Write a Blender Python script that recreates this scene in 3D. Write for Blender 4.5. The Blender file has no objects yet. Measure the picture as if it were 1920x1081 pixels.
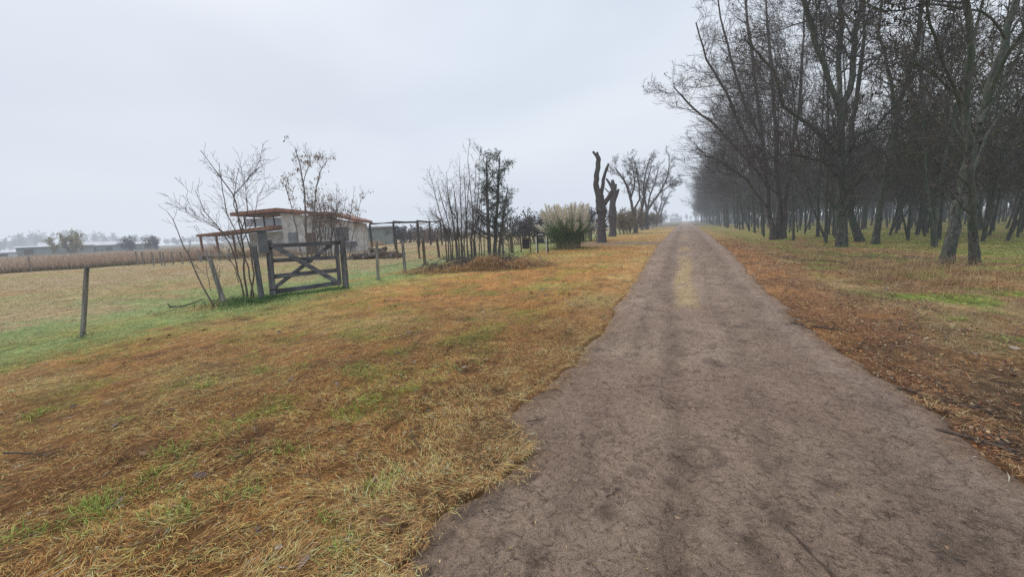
import bpy, math, random
import numpy as np
from mathutils import Vector, Matrix, noise as mnoise

random.seed(11)
rng = np.random.default_rng(11)
sc = bpy.context.scene
col = sc.collection
PI = math.pi

# ------------------------------------------------------------------ camera
EYE = Vector((0.0, 0.0, 1.55))
YAW, PITCH, ROLL, F = math.radians(-24.4), math.radians(8.9), 0.04667, 720.0
fw = Vector((math.sin(YAW)*math.cos(PITCH), math.cos(YAW)*math.cos(PITCH), -math.sin(PITCH)))
r0 = Vector((math.cos(YAW), -math.sin(YAW), 0)); u0 = r0.cross(fw)
RT = r0*math.cos(ROLL) - u0*math.sin(ROLL)
UP = u0*math.cos(ROLL) + r0*math.sin(ROLL)
cam_d = bpy.data.cameras.new('camera'); cam = bpy.data.objects.new('camera', cam_d); col.objects.link(cam)
cam_d.sensor_width = 36; cam_d.lens = 36*F/1920; cam_d.clip_end = 4000; cam_d.clip_start = .05
cam.matrix_world = Matrix(((RT.x, UP.x, -fw.x, EYE.x), (RT.y, UP.y, -fw.y, EYE.y), (RT.z, UP.z, -fw.z, EYE.z), (0, 0, 0, 1)))
sc.camera = cam

def ray(px, py):
    return fw*F + RT*(px-960) + UP*(540.5-py)
def at(px, py, z=0.0):                      # ground point seen at a photo position
    d = ray(px, py); return EYE + d*((z-EYE.z)/d.z)
def on(px, py, base, off=0.0):              # point on the upright plane that faces the camera through base
    n = Vector((fw.x, fw.y, 0)).normalized(); d = ray(px, py)
    b = Vector((base[0], base[1], 0)) + n*off
    return EYE + d*((b-Vector((EYE.x, EYE.y, 0))).dot(n)/d.dot(n))
def scale_at(base):                         # metres per photo pixel
    return (Vector((base[0], base[1], 0))-EYE).dot(fw)/F

# ------------------------------------------------------------------ noise fields
def _h(ix, iy, seed):
    n = (ix.astype(np.int64)*374761393 + iy.astype(np.int64)*668265263 + seed*974634777) & 0xffffffff
    n = ((n ^ (n >> 13))*1274126177) & 0xffffffff
    n = n ^ (n >> 16)
    return (n & 0xffffff)/float(0xffffff)
def vn(x, y, seed=0):
    xi = np.floor(x); yi = np.floor(y); fx = x-xi; fy = y-yi
    fx = fx*fx*(3-2*fx); fy = fy*fy*(3-2*fy)
    a = _h(xi, yi, seed); b = _h(xi+1, yi, seed); c = _h(xi, yi+1, seed); d = _h(xi+1, yi+1, seed)
    return (a*(1-fx)+b*fx)*(1-fy) + (c*(1-fx)+d*fx)*fy
def fbm(x, y, s, o=4, seed=0):
    t = np.zeros_like(x, dtype=float); a = .5; w = 0
    x = x/s; y = y/s
    for i in range(o):
        t += a*vn(x+i*17.3, y-i*9.1, seed+i); w += a; a *= .5; x = x*2.03; y = y*2.03
    return t/w
def sst(a, b, x):
    t = np.clip((x-a)/(b-a), 0, 1); return t*t*(3-2*t)

LY = [-6, 1.2, 1.5, 1.8, 2.3, 2.7, 3.2, 3.9, 5.8, 10.3, 24, 60, 800]
LX = [-1.25, -1.22, -1.22, -1.12, -.95, -1.32, -1.22, -1.1, -1.08, -1.2, -1.6, -1.9, -1.9]
RY = [-6, 3, 4.8, 6.8, 10.6, 21, 50, 800]
RX = [1.85, 1.83, 1.7, 1.6, 1.7, 2.0, 2.3, 2.3]
def edges(y):
    n1 = (fbm(y, y*0+3.3, .9, 4, 5)-.5)*.30+(fbm(y, y*0+1.3, .16, 3, 15)-.5)*.14*(y < 30)
    n2 = (fbm(y, y*0+8.3, .8, 4, 9)-.5)*.30+(fbm(y, y*0+6.3, .16, 3, 19)-.5)*.14*(y < 30)
    return np.interp(y, LY, LX)+n1, np.interp(y, RY, RX)+n2
def road_dist(x, y):                        # >0 outside the road
    l, r = edges(y); return np.maximum(l-x, x-r)

FX = -10.0                                  # line of the roadside fence
def height(x, y):
    d = road_dist(x, y)
    w = sst(.05, .9, d)
    r = np.sqrt(x*x+y*y); far = 1-sst(40, 90, r)
    h = (fbm(x, y, 1.9, 3, 21)-.5)*.10 + (fbm(x, y, .33, 3, 22)-.5)*.085*(1-sst(10, 25, r))
    h += .05*np.exp(-((x-3.4)/.9)**2) - .09*np.exp(-((x-5.0)/1.0)**2)*(x > 0)
    h = h*w*far
    return np.where(d < 0, -.05, h - .012*(1-w))
def hz(x, y):
    return float(height(np.array([float(x)]), np.array([float(y)]))[0])

C = lambda *a: np.array(a)
STRAW, ORANGE, BROWN, PALE = C(.66, .41, .14), C(.62, .30, .095), C(.24, .135, .06), C(.68, .54, .30)
GREEN, MINT, TAN, MOSS = C(.26, .46, .05), C(.28, .55, .20), C(.50, .37, .21), C(.27, .27, .075)
RUST, LITTER, DIRT = C(.46, .23, .105), C(.36, .215, .115), C(.32, .24, .19)
def mixc(a, b, t):
    t = np.clip(t, 0, 1)[..., None]; return a*(1-t)+b*t
def drive(x, y):
    return np.exp(-((y-30-(x+2)*-.25)/2.4)**2)*sst(-11, -7, x)*(x < 0)*sst(.25, .5, fbm(x, y, 1.6, 4, 1)+.15)
def field(x, y):
    """colour of what grows or lies at x,y and how green it is"""
    n = len(x); d = road_dist(x, y)
    f1 = fbm(x, y, 1.6, 4, 1); f2 = fbm(x*1.0, y*1.0, .45, 4, 2); f3 = fbm(x, y, 3.5, 4, 3); f4 = fbm(x, y, .9, 4, 4); f5 = fbm(x, y, 9, 3, 6)
    # left verge
    c = mixc(STRAW[None]*np.ones((n, 1)), ORANGE, sst(.30, .55, f1))
    c = mixc(c, BROWN, sst(.52, .76, f2)*.48)
    c = mixc(c, PALE, (1-sst(.15, 1.3, d+(f1-.5)))*.18*(x < 0))
    nearcam = 1-sst(3, 9, np.sqrt(x*x+y*y))
    c = mixc(c, BROWN, nearcam*.06)
    f6 = fbm(x, y, .38, 4, 14)
    g = sst(.50, .68, f4*.45+f6*.55)*.55*sst(.5, 1.6, d)
    fl = np.exp(-((x-FX-.4)/1.5)**2)
    g = np.maximum(g, sst(.36, .56, f4+fl*.32-.08)*fl)
    # the field beyond the fence
    fld = sst(FX-.2, FX-1.4, x)
    cf = mixc(TAN[None]*np.ones((n, 1)), C(.52, .30, .15), sst(.45, .65, f3))
    cf = mixc(cf, C(.48, .42, .19), sst(.45, .62, f5)*.5)
    gf = np.maximum(sst(.52, .68, f4*.5+f3*.5+.24*np.exp(-((x-FX+1.3)/2.4)**2)), 0)*(.35+.65*np.exp(-np.clip(-(x-FX)-1, 0, 99)/9.))
    c = c*(1-fld[:, None])+cf*fld[:, None]; g = g*(1-fld)+gf*fld*.9
    # side drive on the left
    dr = np.exp(-((y-30-(x+2)*-.25)/2.4)**2)*sst(-11, -7, x)*(x < 0)
    dr = dr*sst(.25, .5, f1+.15)
    c = mixc(c, DIRT, dr*.9); g = g*(1-dr)
    # right side
    R = x > 0
    cr = mixc(RUST[None]*np.ones((n, 1)), LITTER, sst(.1, 1.2, d+(f1-.5)*1.6))
    cr = mixc(cr, C(.50, .36, .17), sst(.46, .62, fbm(x, y, .8, 4, 17))*sst(.6, 1.6, d)*.75)
    cr = mixc(cr, ORANGE*.8, sst(.5, .62, f2)*.4)
    cr = mixc(cr, C(.09, .06, .042), sst(.54, .70, fbm(x, y, .7, 4, 12))*.38)
    far = sst(7.0, 10.5, x+(f3-.5)*4)
    cr = mixc(cr, C(.46, .42, .13), far*.85*sst(.36, .5, f1+.06))
    gr = sst(.48, .60, f4)*sst(1.0, 2.2, d)*.95
    gr = np.maximum(gr, far*sst(.50, .64, f3*.5+f4*.5)*.5)
    yf = sst(22, 40, y)*(1-far)
    cr = mixc(cr, C(.46, .36, .13), yf*.6)
    c[R] = cr[R]; g[R] = gr[R]
    gold = sst(30, 60, y)*(~R)*sst(-9, -7, x)
    c = mixc(c, C(.58, .40, .15), gold*.8)
    gc = mixc(GREEN[None]*np.ones((n, 1)), MINT, np.clip(fl+fld*.8, 0, 1)*.8*(~R))
    gc = mixc(gc, C(.38, .42, .10), far*R*.7)
    return c, gc, np.clip(g, 0, 1)

# ------------------------------------------------------------------ materials
MATS = {}
def nt(name):
    m = bpy.data.materials.new(name); m.use_nodes = True
    t = m.node_tree; b = t.nodes['Principled BSDF']; b.inputs['Roughness'].default_value = .9
    b.inputs['Specular IOR Level'].default_value = .25
    return m, t, b
def node(t, typ, **kw):
    n = t.nodes.new(typ)
    for k, v in kw.items():
        if k in n.inputs: n.inputs[k].default_value = v
        else: setattr(n, k, v)
    return n
def ramp(t, fac, stops):
    r = t.nodes.new('ShaderNodeValToRGB'); e = r.color_ramp.elements
    while len(e) < len(stops): e.new(.5)
    for k, (p, c) in enumerate(stops):
        e[k].position = p; e[k].color = (*c, 1) if len(c) == 3 else c
    t.links.new(fac, r.inputs[0]); return r.outputs[0]
def mul(t, a, b, fac=1.0, mode='MULTIPLY'):
    m = t.nodes.new('ShaderNodeMix'); m.data_type = 'RGBA'; m.blend_type = mode; m.inputs[0].default_value = fac
    t.links.new(a, m.inputs[6])
    if isinstance(b, tuple): m.inputs[7].default_value = (*b, 1)
    else: t.links.new(b, m.inputs[7])
    return m.outputs[2]
def simple(name, c1, c2, scale=6., stretch=(1, 1, 1), rough=.9, bump=.3, dist=.01, detail=6, spec=.25, lo=.35, hi=.65):
    m, t, b = nt(name)
    tc = node(t, 'ShaderNodeTexCoord'); mp = node(t, 'ShaderNodeMapping'); mp.inputs['Scale'].default_value = stretch
    t.links.new(tc.outputs['Object'], mp.inputs[0])
    n = node(t, 'ShaderNodeTexNoise', Scale=scale, Detail=detail, Roughness=.62); t.links.new(mp.outputs[0], n.inputs['Vector'])
    t.links.new(ramp(t, n.outputs[0], [(lo, c1), (hi, c2)]), b.inputs['Base Color'])
    b.inputs['Roughness'].default_value = rough; b.inputs['Specular IOR Level'].default_value = spec
    if bump:
        bp = node(t, 'ShaderNodeBump', Strength=bump, Distance=dist); t.links.new(n.outputs[0], bp.inputs['Height']); t.links.new(bp.outputs[0], b.inputs['Normal'])
    MATS[name] = m; return m
def vcol(name, rough=.9, spec=.2, nscale=0, trans=0.):
    m, t, b = nt(name)
    a = node(t, 'ShaderNodeAttribute'); a.attribute_name = 'Col'
    out = a.outputs['Color']
    if nscale:
        tc = node(t, 'ShaderNodeTexCoord'); n = node(t, 'ShaderNodeTexNoise', Scale=nscale, Detail=5)
        t.links.new(tc.outputs['Object'], n.inputs['Vector'])
        out = mul(t, out, ramp(t, n.outputs[0], [(.3, (.55, .55, .55)), (.7, (1.3, 1.3, 1.3))]))
    t.links.new(out, b.inputs['Base Color']); b.inputs['Roughness'].default_value = rough; b.inputs['Specular IOR Level'].default_value = spec
    MATS[name] = m; return m
vcol('blades', .8, .25); vcol('leafs', .75, .3)
def bark(name, dark, light, moss, mossamt=.55, scale=9.):
    m, t, b = nt(name)
    tc = node(t, 'ShaderNodeTexCoord'); mp = node(t, 'ShaderNodeMapping'); mp.inputs['Scale'].default_value = (1, 1, .28)
    t.links.new(tc.outputs['Object'], mp.inputs[0])
    n = node(t, 'ShaderNodeTexNoise', Scale=scale*1.6, Detail=7, Roughness=.7); t.links.new(mp.outputs[0], n.inputs['Vector'])
    c = ramp(t, n.outputs[0], [(.36, dark), (.66, light)])
    n2 = node(t, 'ShaderNodeTexNoise', Scale=1.7, Detail=5, Roughness=.6); t.links.new(tc.outputs['Object'], n2.inputs['Vector'])
    f = ramp(t, n2.outputs[0], [(.45, (0, 0, 0)), (.6, (mossamt,)*3)])
    mx = node(t, 'ShaderNodeMix'); mx.data_type = 'RGBA'; t.links.new(f, mx.inputs[0]); t.links.new(c, mx.inputs[6]); mx.inputs[7].default_value = (*moss, 1)
    n3 = node(t, 'ShaderNodeTexNoise', Scale=5.5, Detail=6, Roughness=.75); t.links.new(tc.outputs['Object'], n3.inputs['Vector'])
    f3 = ramp(t, n3.outputs[0], [(.58, (0, 0, 0)), (.66, (.55,)*3)])
    mx2 = node(t, 'ShaderNodeMix'); mx2.data_type = 'RGBA'; t.links.new(f3, mx2.inputs[0]); t.links.new(mx.outputs[2], mx2.inputs[6]); mx2.inputs[7].default_value = (*[min(1, v*1.7+.04) for v in light], 1)
    t.links.new(mx2.outputs[2], b.inputs['Base Color'])
    bp = node(t, 'ShaderNodeBump', Strength=.8, Distance=.03); t.links.new(n.outputs[0], bp.inputs['Height']); t.links.new(bp.outputs[0], b.inputs['Normal'])
    MATS[name] = m; return m
bark('bark_green', (.028, .028, .024), (.155, .155, .135), (.055, .09, .048), .7)
bark('bark_grey', (.05, .045, .042), (.20, .18, .165), (.11, .11, .09), .35)
bark('bark_pollard', (.03, .025, .026), (.19, .155, .145), (.07, .06, .055), .4, 12)
simple('twigs', (.06, .05, .048), (.165, .14, .128), 3, bump=0)
simple('twigs_light', (.09, .07, .06), (.20, .165, .145), 3, bump=0)
simple('twigs_olive', (.05, .045, .03), (.15, .13, .085), 2, bump=0)
simple('post_wood', (.10, .095, .09), (.34, .325, .30), 12, (1, 1, .12), bump=.7, dist=.01)
simple('post_pale', (.14, .135, .12), (.36, .345, .31), 12, (1, 1, .12), bump=.6, dist=.008)
simple('post_brown', (.07, .05, .035), (.21, .15, .10), 12, (1, 1, .12), bump=.6, dist=.008)
simple('gate_wood', (.045, .046, .052), (.20, .20, .215), 10, (.2, 1, 1), bump=.8, dist=.012)
simple('gate_upright', (.045, .045, .05), (.19, .185, .195), 10, (1, 1, .15), bump=.8, dist=.012)
simple('grey_box', (.10, .105, .115), (.16, .165, .175), 5, rough=.6)
simple('render_white', (.34, .32, .29), (.70, .685, .66), 1.6, bump=.5, dist=.03, detail=12, lo=.3, hi=.6)
simple('roof_rust', (.17, .07, .045), (.36, .165, .10), 3, (1, 1, 1), rough=.7)
simple('fascia', (.15, .07, .045), (.36, .17, .105), 5, rough=.8)
simple('soffit', (.09, .05, .035), (.16, .10, .07), 5)
simple('rusty_post', (.16, .07, .045), (.26, .13, .085), 6)
simple('iron', (.03, .024, .022), (.075, .055, .045), 9, rough=.7)
simple('glass_dark', (.10, .12, .13), (.2, .23, .25), 1, bump=0, rough=.15, spec=.6)
simple('glass_sky', (.50, .56, .62), (.60, .66, .72), 1, bump=0, rough=.2, spec=.6)  # pale colour painted in for the sky reflected in the panes
simple('black_paint', (.010, .010, .012), (.025, .025, .028), 8, rough=.6, bump=.1)
simple('white_paint', (.6, .6, .58), (.8, .8, .78), 8, bump=0)
simple('board_dark', (.02, .016, .02), (.085, .06, .065), 6)
simple('metal_roof', (.42, .45, .50), (.62, .65, .70), .4, bump=0, rough=.5)
simple('barn_wall', (.13, .15, .15), (.28, .31, .30), .5, bump=0)
simple('greenhouse', (.62, .66, .68), (.78, .8, .82), .2, bump=0)
simple('stone_mix', (.10, .085, .08), (.38, .33, .30), 4, bump=.5)
simple('log_bark', (.06, .045, .04), (.20, .15, .13), 8, bump=.5)
simple('concrete', (.26, .25, .23), (.42, .40, .37), 6)
simple('stick_bark', (.05, .035, .028), (.15, .11, .085), 14, bump=.3)
simple('mound_soil', (.06, .04, .028), (.16, .10, .055), 5, bump=.6)

# ground sheet material: vertex colour broken up by fine fibres
m, t, b = nt('ground_mat'); MATS['ground'] = m
a = node(t, 'ShaderNodeAttribute'); a.attribute_name = 'Col'
tc = node(t, 'ShaderNodeTexCoord')
mp = node(t, 'ShaderNodeMapping'); mp.inputs['Scale'].default_value = (1, .45, 1); mp.inputs['Rotation'].default_value = (0, 0, .5); t.links.new(tc.outputs['Object'], mp.inputs[0])
n1 = node(t, 'ShaderNodeTexNoise', Scale=38, Detail=8, Roughness=.75, Distortion=1.2); t.links.new(mp.outputs[0], n1.inputs['Vector'])
n2 = node(t, 'ShaderNodeTexNoise', Scale=5.0, Detail=8, Roughness=.72, Distortion=.8); t.links.new(mp.outputs[0], n2.inputs['Vector'])
n3 = node(t, 'ShaderNodeTexNoise', Scale=.9, Detail=6, Roughness=.7); t.links.new(tc.outputs['Object'], n3.inputs['Vector'])
c = mul(t, a.outputs['Color'], ramp(t, n1.outputs[0], [(.33, (.35, .33, .3)), (.52, (.9, .9, .9)), (.7, (1.5, 1.45, 1.3))]))
c = mul(t, c, ramp(t, n2.outputs[0], [(.34, (.42, .38, .34)), (.5, (1, 1, 1)), (.68, (1.35, 1.33, 1.25))]))
c = mul(t, c, ramp(t, n3.outputs[0], [(.35, (.78, .82, .76)), (.6, (1.15, 1.1, 1.08))]))
t.links.new(c, b.inputs['Base Color'])
bp = node(t, 'ShaderNodeBump', Strength=.9, Distance=.05); t.links.new(n2.outputs[0], bp.inputs['Height'])
bp2 = node(t, 'ShaderNodeBump', Strength=.8, Distance=.015); t.links.new(n1.outputs[0], bp2.inputs['Height']); t.links.new(bp.outputs[0], bp2.inputs['Normal'])
t.links.new(bp2.outputs[0], b.inputs['Normal'])

# road material
m, t, b = nt('road_mat'); MATS['road'] = m
a = node(t, 'ShaderNodeAttribute'); a.attribute_name = 'Col'
tc = node(t, 'ShaderNodeTexCoord')
nb = node(t, 'ShaderNodeTexNoise', Scale=2.2, Detail=8, Roughness=.7); t.links.new(tc.outputs['Object'], nb.inputs['Vector'])
ns = node(t, 'ShaderNodeTexNoise', Scale=20, Detail=10, Roughness=.85, Distortion=1.1); t.links.new(tc.outputs['Object'], ns.inputs['Vector'])
nf = node(t, 'ShaderNodeTexNoise', Scale=110, Detail=5, Roughness=.8); t.links.new(tc.outputs['Object'], nf.inputs['Vector'])
mp = node(t, 'ShaderNodeMapping'); mp.inputs['Scale'].default_value = (1, 1, 1); t.links.new(tc.outputs['Object'], mp.inputs[0])
nd = node(t, 'ShaderNodeTexNoise', Scale=6, Detail=5, Roughness=.7); t.links.new(tc.outputs['Object'], nd.inputs['Vector'])
va = node(t, 'ShaderNodeVectorMath', operation='SCALE'); va.inputs['Scale'].default_value = .28; t.links.new(nd.outputs['Color'], va.inputs[0])
vb = node(t, 'ShaderNodeVectorMath', operation='ADD'); t.links.new(tc.outputs['Object'], vb.inputs[0]); t.links.new(va.outputs[0], vb.inputs[1])
vo = node(t, 'ShaderNodeTexVoronoi', feature='DISTANCE_TO_EDGE', Scale=4.2); t.links.new(vb.outputs[0], vo.inputs['Vector'])
vo2 = node(t, 'ShaderNodeTexVoronoi', feature='DISTANCE_TO_EDGE', Scale=13.); t.links.new(vb.outputs[0], vo2.inputs['Vector'])
c = mul(t, a.outputs['Color'], ramp(t, nb.outputs[0], [(.34, (.86, .84, .83)), (.5, (1, .99, .98)), (.66, (1.12, 1.10, 1.07))]))
c = mul(t, c, ramp(t, ns.outputs[0], [(.37, (.26, .22, .19)), (.445, (.68, .64, .61)), (.5, (1, .99, .98)), (.62, (1.14, 1.13, 1.11)), (.72, (1.35, 1.33, 1.3))]))
c = mul(t, c, ramp(t, nf.outputs[0], [(.36, (.5, .47, .45)), (.47, (.95, .95, .95)), (.6, (1.1, 1.09, 1.07)), (.7, (1.5, 1.47, 1.42))]))
ck = ramp(t, vo.outputs[0], [(0, (.30, .26, .24)), (.02, (.62, .6, .58)), (.05, (1, 1, 1))])
ck2 = ramp(t, vo2.outputs[0], [(0, (.55, .5, .48)), (.03, (.85, .85, .85)), (.07, (1, 1, 1))])
nm = node(t, 'ShaderNodeTexNoise', Scale=1.9, Detail=4); t.links.new(tc.outputs['Object'], nm.inputs['Vector'])
msk = ramp(t, nm.outputs[0], [(.47, (0, 0, 0)), (.60, (1, 1, 1))])
for k_, am in ((ck, .8), (ck2, .6)):
    mx = node(t, 'ShaderNodeMix'); mx.data_type = 'RGBA'; mx.blend_type = 'MULTIPLY'
    mm = node(t, 'ShaderNodeMath', operation='MULTIPLY'); mm.inputs[1].default_value = am; t.links.new(msk, mm.inputs[0]); t.links.new(mm.outputs[0], mx.inputs[0])
    t.links.new(c, mx.inputs[6]); t.links.new(k_, mx.inputs[7]); c = mx.outputs[2]
vp = node(t, 'ShaderNodeTexVoronoi', Scale=75.); t.links.new(tc.outputs['Object'], vp.inputs['Vector'])
sp = ramp(t, vp.outputs['Distance'], [(.10, (.5, .45, .42)), (.2, (1, 1, 1))])
nsp = node(t, 'ShaderNodeTexNoise', Scale=7, Detail=6, Roughness=.75); t.links.new(tc.outputs['Object'], nsp.inputs['Vector'])
mx = node(t, 'ShaderNodeMix'); mx.data_type = 'RGBA'; mx.blend_type = 'MULTIPLY'; t.links.new(ramp(t, nsp.outputs[0], [(.5, (0, 0, 0)), (.6, (.8, .8, .8))]), mx.inputs[0]); t.links.new(c, mx.inputs[6]); t.links.new(sp, mx.inputs[7]); c = mx.outputs[2]
t.links.new(c, b.inputs['Base Color'])
b.inputs['Roughness'].default_value = .74; b.inputs['Specular IOR Level'].default_value = .3
bp = node(t, 'ShaderNodeBump', Strength=1., Distance=.03); t.links.new(ns.outputs[0], bp.inputs['Height'])
bp2 = node(t, 'ShaderNodeBump', Strength=.5, Distance=.004); t.links.new(nf.outputs[0], bp2.inputs['Height']); t.links.new(bp.outputs[0], bp2.inputs['Normal'])
t.links.new(bp2.outputs[0], b.inputs['Normal'])

# ------------------------------------------------------------------ mesh helpers
def mesh_np(name, V, faces, mat, parent=None, colors=None, smooth=False):
    """faces: list of (k, int array (n,k))"""
    me = bpy.data.meshes.new(name)
    V = np.asarray(V, dtype=np.float32); me.vertices.add(len(V)); me.vertices.foreach_set('co', V.ravel())
    if not isinstance(faces, list): faces = [faces]
    faces = [np.asarray(f, dtype=np.int32) for f in faces if len(f)]
    tot = sum(f.size for f in faces); nf_ = sum(len(f) for f in faces)
    me.loops.add(tot); me.loops.foreach_set('vertex_index', np.concatenate([f.ravel() for f in faces]))
    me.polygons.add(nf_)
    sizes = np.concatenate([np.full(len(f), f.shape[1]) for f in faces])
    st = np.concatenate([[0], np.cumsum(sizes)[:-1]]).astype(np.int32)
    me.polygons.foreach_set('loop_start', st)
    if smooth: me.polygons.foreach_set('use_smooth', np.ones(nf_, dtype=bool))
    me.update(calc_edges=True)
    if colors is not None:
        ca = me.color_attributes.new('Col', 'FLOAT_COLOR', 'POINT')
        cc = np.ones((len(V), 4), dtype=np.float32); cc[:, :3] = colors
        ca.data.foreach_set('color', cc.ravel())
    if mat: me.materials.append(MATS[mat])
    o = bpy.data.objects.new(name, me); col.objects.link(o)
    if parent is not None: o.parent = parent
    return o
def tag(o, label=None, cat=None, group=None, kind=None):
    for k, v in (('label', label), ('category', cat), ('group', group), ('kind', kind)):
        if v: o[k] = v
    return o
def empty(name, loc, label=None, cat=None, group=None, rz=0.):
    o = bpy.data.objects.new(name, None); col.objects.link(o); o.location = loc; o.rotation_euler = (0, 0, rz); o.empty_display_size = .2
    return tag(o, label, cat, group)
class MB:
    def __init__(s): s.v = []; s.f = []
    def quad(s, *p):
        k = len(s.v); s.v += [tuple(q) for q in p]; s.f.append(tuple(range(k, k+len(p))))
    def box(s, c, size, rz=0., M=None, jit=0.):
        x, y, z = [q/2 for q in size]; k = len(s.v)
        for sx, sy, sz in ((-1, -1, -1), (1, -1, -1), (1, 1, -1), (-1, 1, -1), (-1, -1, 1), (1, -1, 1), (1, 1, 1), (-1, 1, 1)):
            p = Vector((sx*x+random.uniform(-jit, jit), sy*y+random.uniform(-jit, jit), sz*z+random.uniform(-jit, jit)))
            p = (M @ p) if M else p
            if rz: p = Matrix.Rotation(rz, 3, 'Z') @ p
            s.v.append(tuple(p+Vector(c)))
        for f in ((0, 3, 2, 1), (4, 5, 6, 7), (0, 1, 5, 4), (1, 2, 6, 5), (2, 3, 7, 6), (3, 0, 4, 7)): s.f.append(tuple(q+k for q in f))
    def bar(s, a, b, w, h, up=Vector((0, 0, 1)), jit=0.):         # rectangular bar from a to b
        a = Vector(a); b = Vector(b); d = (b-a); L = d.length; d.normalize()
        sd = d.cross(up)
        if sd.length < 1e-3: sd = d.cross(Vector((0, 1, 0)))
        sd.normalize(); uu = sd.cross(d)
        s.box((a+b)/2, (L, w, h), M=Matrix((d, sd, uu)).transposed(), jit=jit)
    def tube(s, pts, rad, n=8, cap=True, irr=0.):
        k = len(s.v); pts = [Vector(p) for p in pts]
        ref = Vector((0, 1, 0)) if abs((pts[-1]-pts[0]).normalized().y) < .8 else Vector((1, 0, 0))
        for i, p in enumerate(pts):
            tdir = (pts[min(i+1, len(pts)-1)]-pts[max(i-1, 0)]).normalized()
            u = tdir.cross(ref).normalized(); w = tdir.cross(u)
            for j in range(n):
                a_ = 2*PI*j/n; r = rad[i]*(1+random.uniform(-irr, irr)); s.v.append(tuple(p+u*math.cos(a_)*r+w*math.sin(a_)*r))
        for i in range(len(pts)-1):
            for j in range(n):
                s.f.append((k+i*n+j, k+i*n+(j+1) % n, k+(i+1)*n+(j+1) % n, k+(i+1)*n+j))
        if cap:
            s.f.append(tuple(k+j for j in range(n))[::-1]); s.f.append(tuple(k+(len(pts)-1)*n+j for j in range(n)))
    def build(s, name, mat, parent=None, bevel=0., smooth=False, sub=0, disp=0.):
        me = bpy.data.meshes.new(name); me.from_pydata(s.v, [], s.f); me.update(); me.materials.append(MATS[mat])
        if smooth: me.polygons.foreach_set('use_smooth', [True]*len(me.polygons))
        o = bpy.data.objects.new(name, me); col.objects.link(o)
        if parent is not None: o.parent = parent
        if bevel:
            md = o.modifiers.new('bevel', 'BEVEL'); md.width = bevel; md.segments = 2
        return o
def dup(root, loc=None, rz=None, label=None, scale=None):
    r = root.copy(); col.objects.link(r)
    if loc is not None: r.location = loc
    if rz is not None: r.rotation_euler = (0, 0, rz)
    if label: r['label'] = label
    if scale is not None: r.scale = scale
    for ch in list(root.children):
        c_ = ch.copy(); col.objects.link(c_); c_.parent = r
        for g in ch.children:
            d_ = g.copy(); col.objects.link(d_); d_.parent = c_
    return r

# ------------------------------------------------------------------ trees
def tubes(polys, sides, jitter=0.):
    """polys: list of (pts(n,3), rad(n)) -> V, quads; batched by point count"""
    V = []; Fq = []; base = 0; byn = {}
    for p, r in polys: byn.setdefault(len(p), []).append((p, r))
    for n, L in byn.items():
        P = np.array([q[0] for q in L], dtype=float); R = np.array([q[1] for q in L], dtype=float); B = len(L)
        T = np.empty_like(P); T[:, 1:-1] = P[:, 2:]-P[:, :-2]; T[:, 0] = P[:, 1]-P[:, 0]; T[:, -1] = P[:, -1]-P[:, -2]
        T /= np.linalg.norm(T, axis=2, keepdims=True)+1e-9
        d = P[:, -1]-P[:, 0]; ax = np.argmin(np.abs(d), axis=1); ref = np.zeros((B, 3)); ref[np.arange(B), ax] = 1
        U = np.cross(T, ref[:, None, :]); U /= np.linalg.norm(U, axis=2, keepdims=True)+1e-9
        W = np.cross(T, U)
        an = np.arange(sides)*2*PI/sides
        rr = R[:, :, None]*(1+jitter*(rng.random((B, n, sides))-.5))
        ring = P[:, :, None, :] + (U[:, :, None, :]*np.cos(an)[None, None, :, None] + W[:, :, None, :]*np.sin(an)[None, None, :, None])*rr[..., None]
        V.append(ring.reshape(-1, 3))
        idx = base+np.arange(B*n*sides).reshape(B, n, sides)
        a_ = idx[:, :-1, :]; b_ = np.roll(a_, -1, axis=2); c_ = idx[:, 1:, :]; d_ = np.roll(c_, -1, axis=2)
        Fq.append(np.stack([a_, b_, d_, c_], -1).reshape(-1, 4)); base += B*n*sides
    return np.concatenate(V), np.concatenate(Fq)
def rperp(d):
    while True:
        v = Vector((random.gauss(0, 1), random.gauss(0, 1), random.gauss(0, 1)))
        v -= d*v.dot(d)
        if v.length > .2: return v.normalized()
def grow(p, d, L, r, lev, P, out):
    n = P['seg'][lev]; wob = P['wob'][lev]; up = P['up'][lev]; pts = [p.copy()]; dirs = [d.copy()]; st = L/n
    bias = P.get('bias')
    for i in range(n):
        d = d + Vector((random.gauss(0, wob), random.gauss(0, wob), random.gauss(0, wob)*.8+up))
        if bias and lev: d += bias*.05
        d.normalize(); p = p+d*st; pts.append(p.copy()); dirs.append(d.copy())
    tip = P['tip'][lev]
    rad = [max(r*(1-(1-tip)*(i/n)), P['rmin']) for i in range(n+1)]
    out[lev].append(([tuple(q) for q in pts], rad))
    children(pts, dirs, rad, L, lev, P, out)
def children(pts, dirs, rad, L, lev, P, out):
    if lev+1 >= P['levels']: return
    n = len(pts)-1; k = P['k'][lev]
    k = int(k*random.uniform(.75, 1.25)+.5)
    t0 = P['t0'][lev]
    for j in range(k):
        tt = t0+(1-t0)*((j+random.random())/k); tt = min(tt, .999)
        i = int(tt*n); f_ = tt*n-i
        q = pts[i].lerp(pts[i+1], f_); dd = dirs[i+1]
        an = math.radians(random.uniform(*P['ang'][lev]))
        nd_ = dd*math.cos(an)+rperp(dd)*math.sin(an)
        if nd_.z < -.25 and P.get('nodown', True): nd_.z *= -.3
        nd_.normalize()
        cl = L*P['lf'][lev]*random.uniform(.6, 1.15)*(1-P['ltap'][lev]*tt)
        if cl < P.get('lmin', .15): continue
        cr = rad[i]*(1-f_)+rad[i+1]*f_
        grow(q, nd_, cl, max(cr*P['rf'][lev], P['rmin']), lev+1, P, out)
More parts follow.
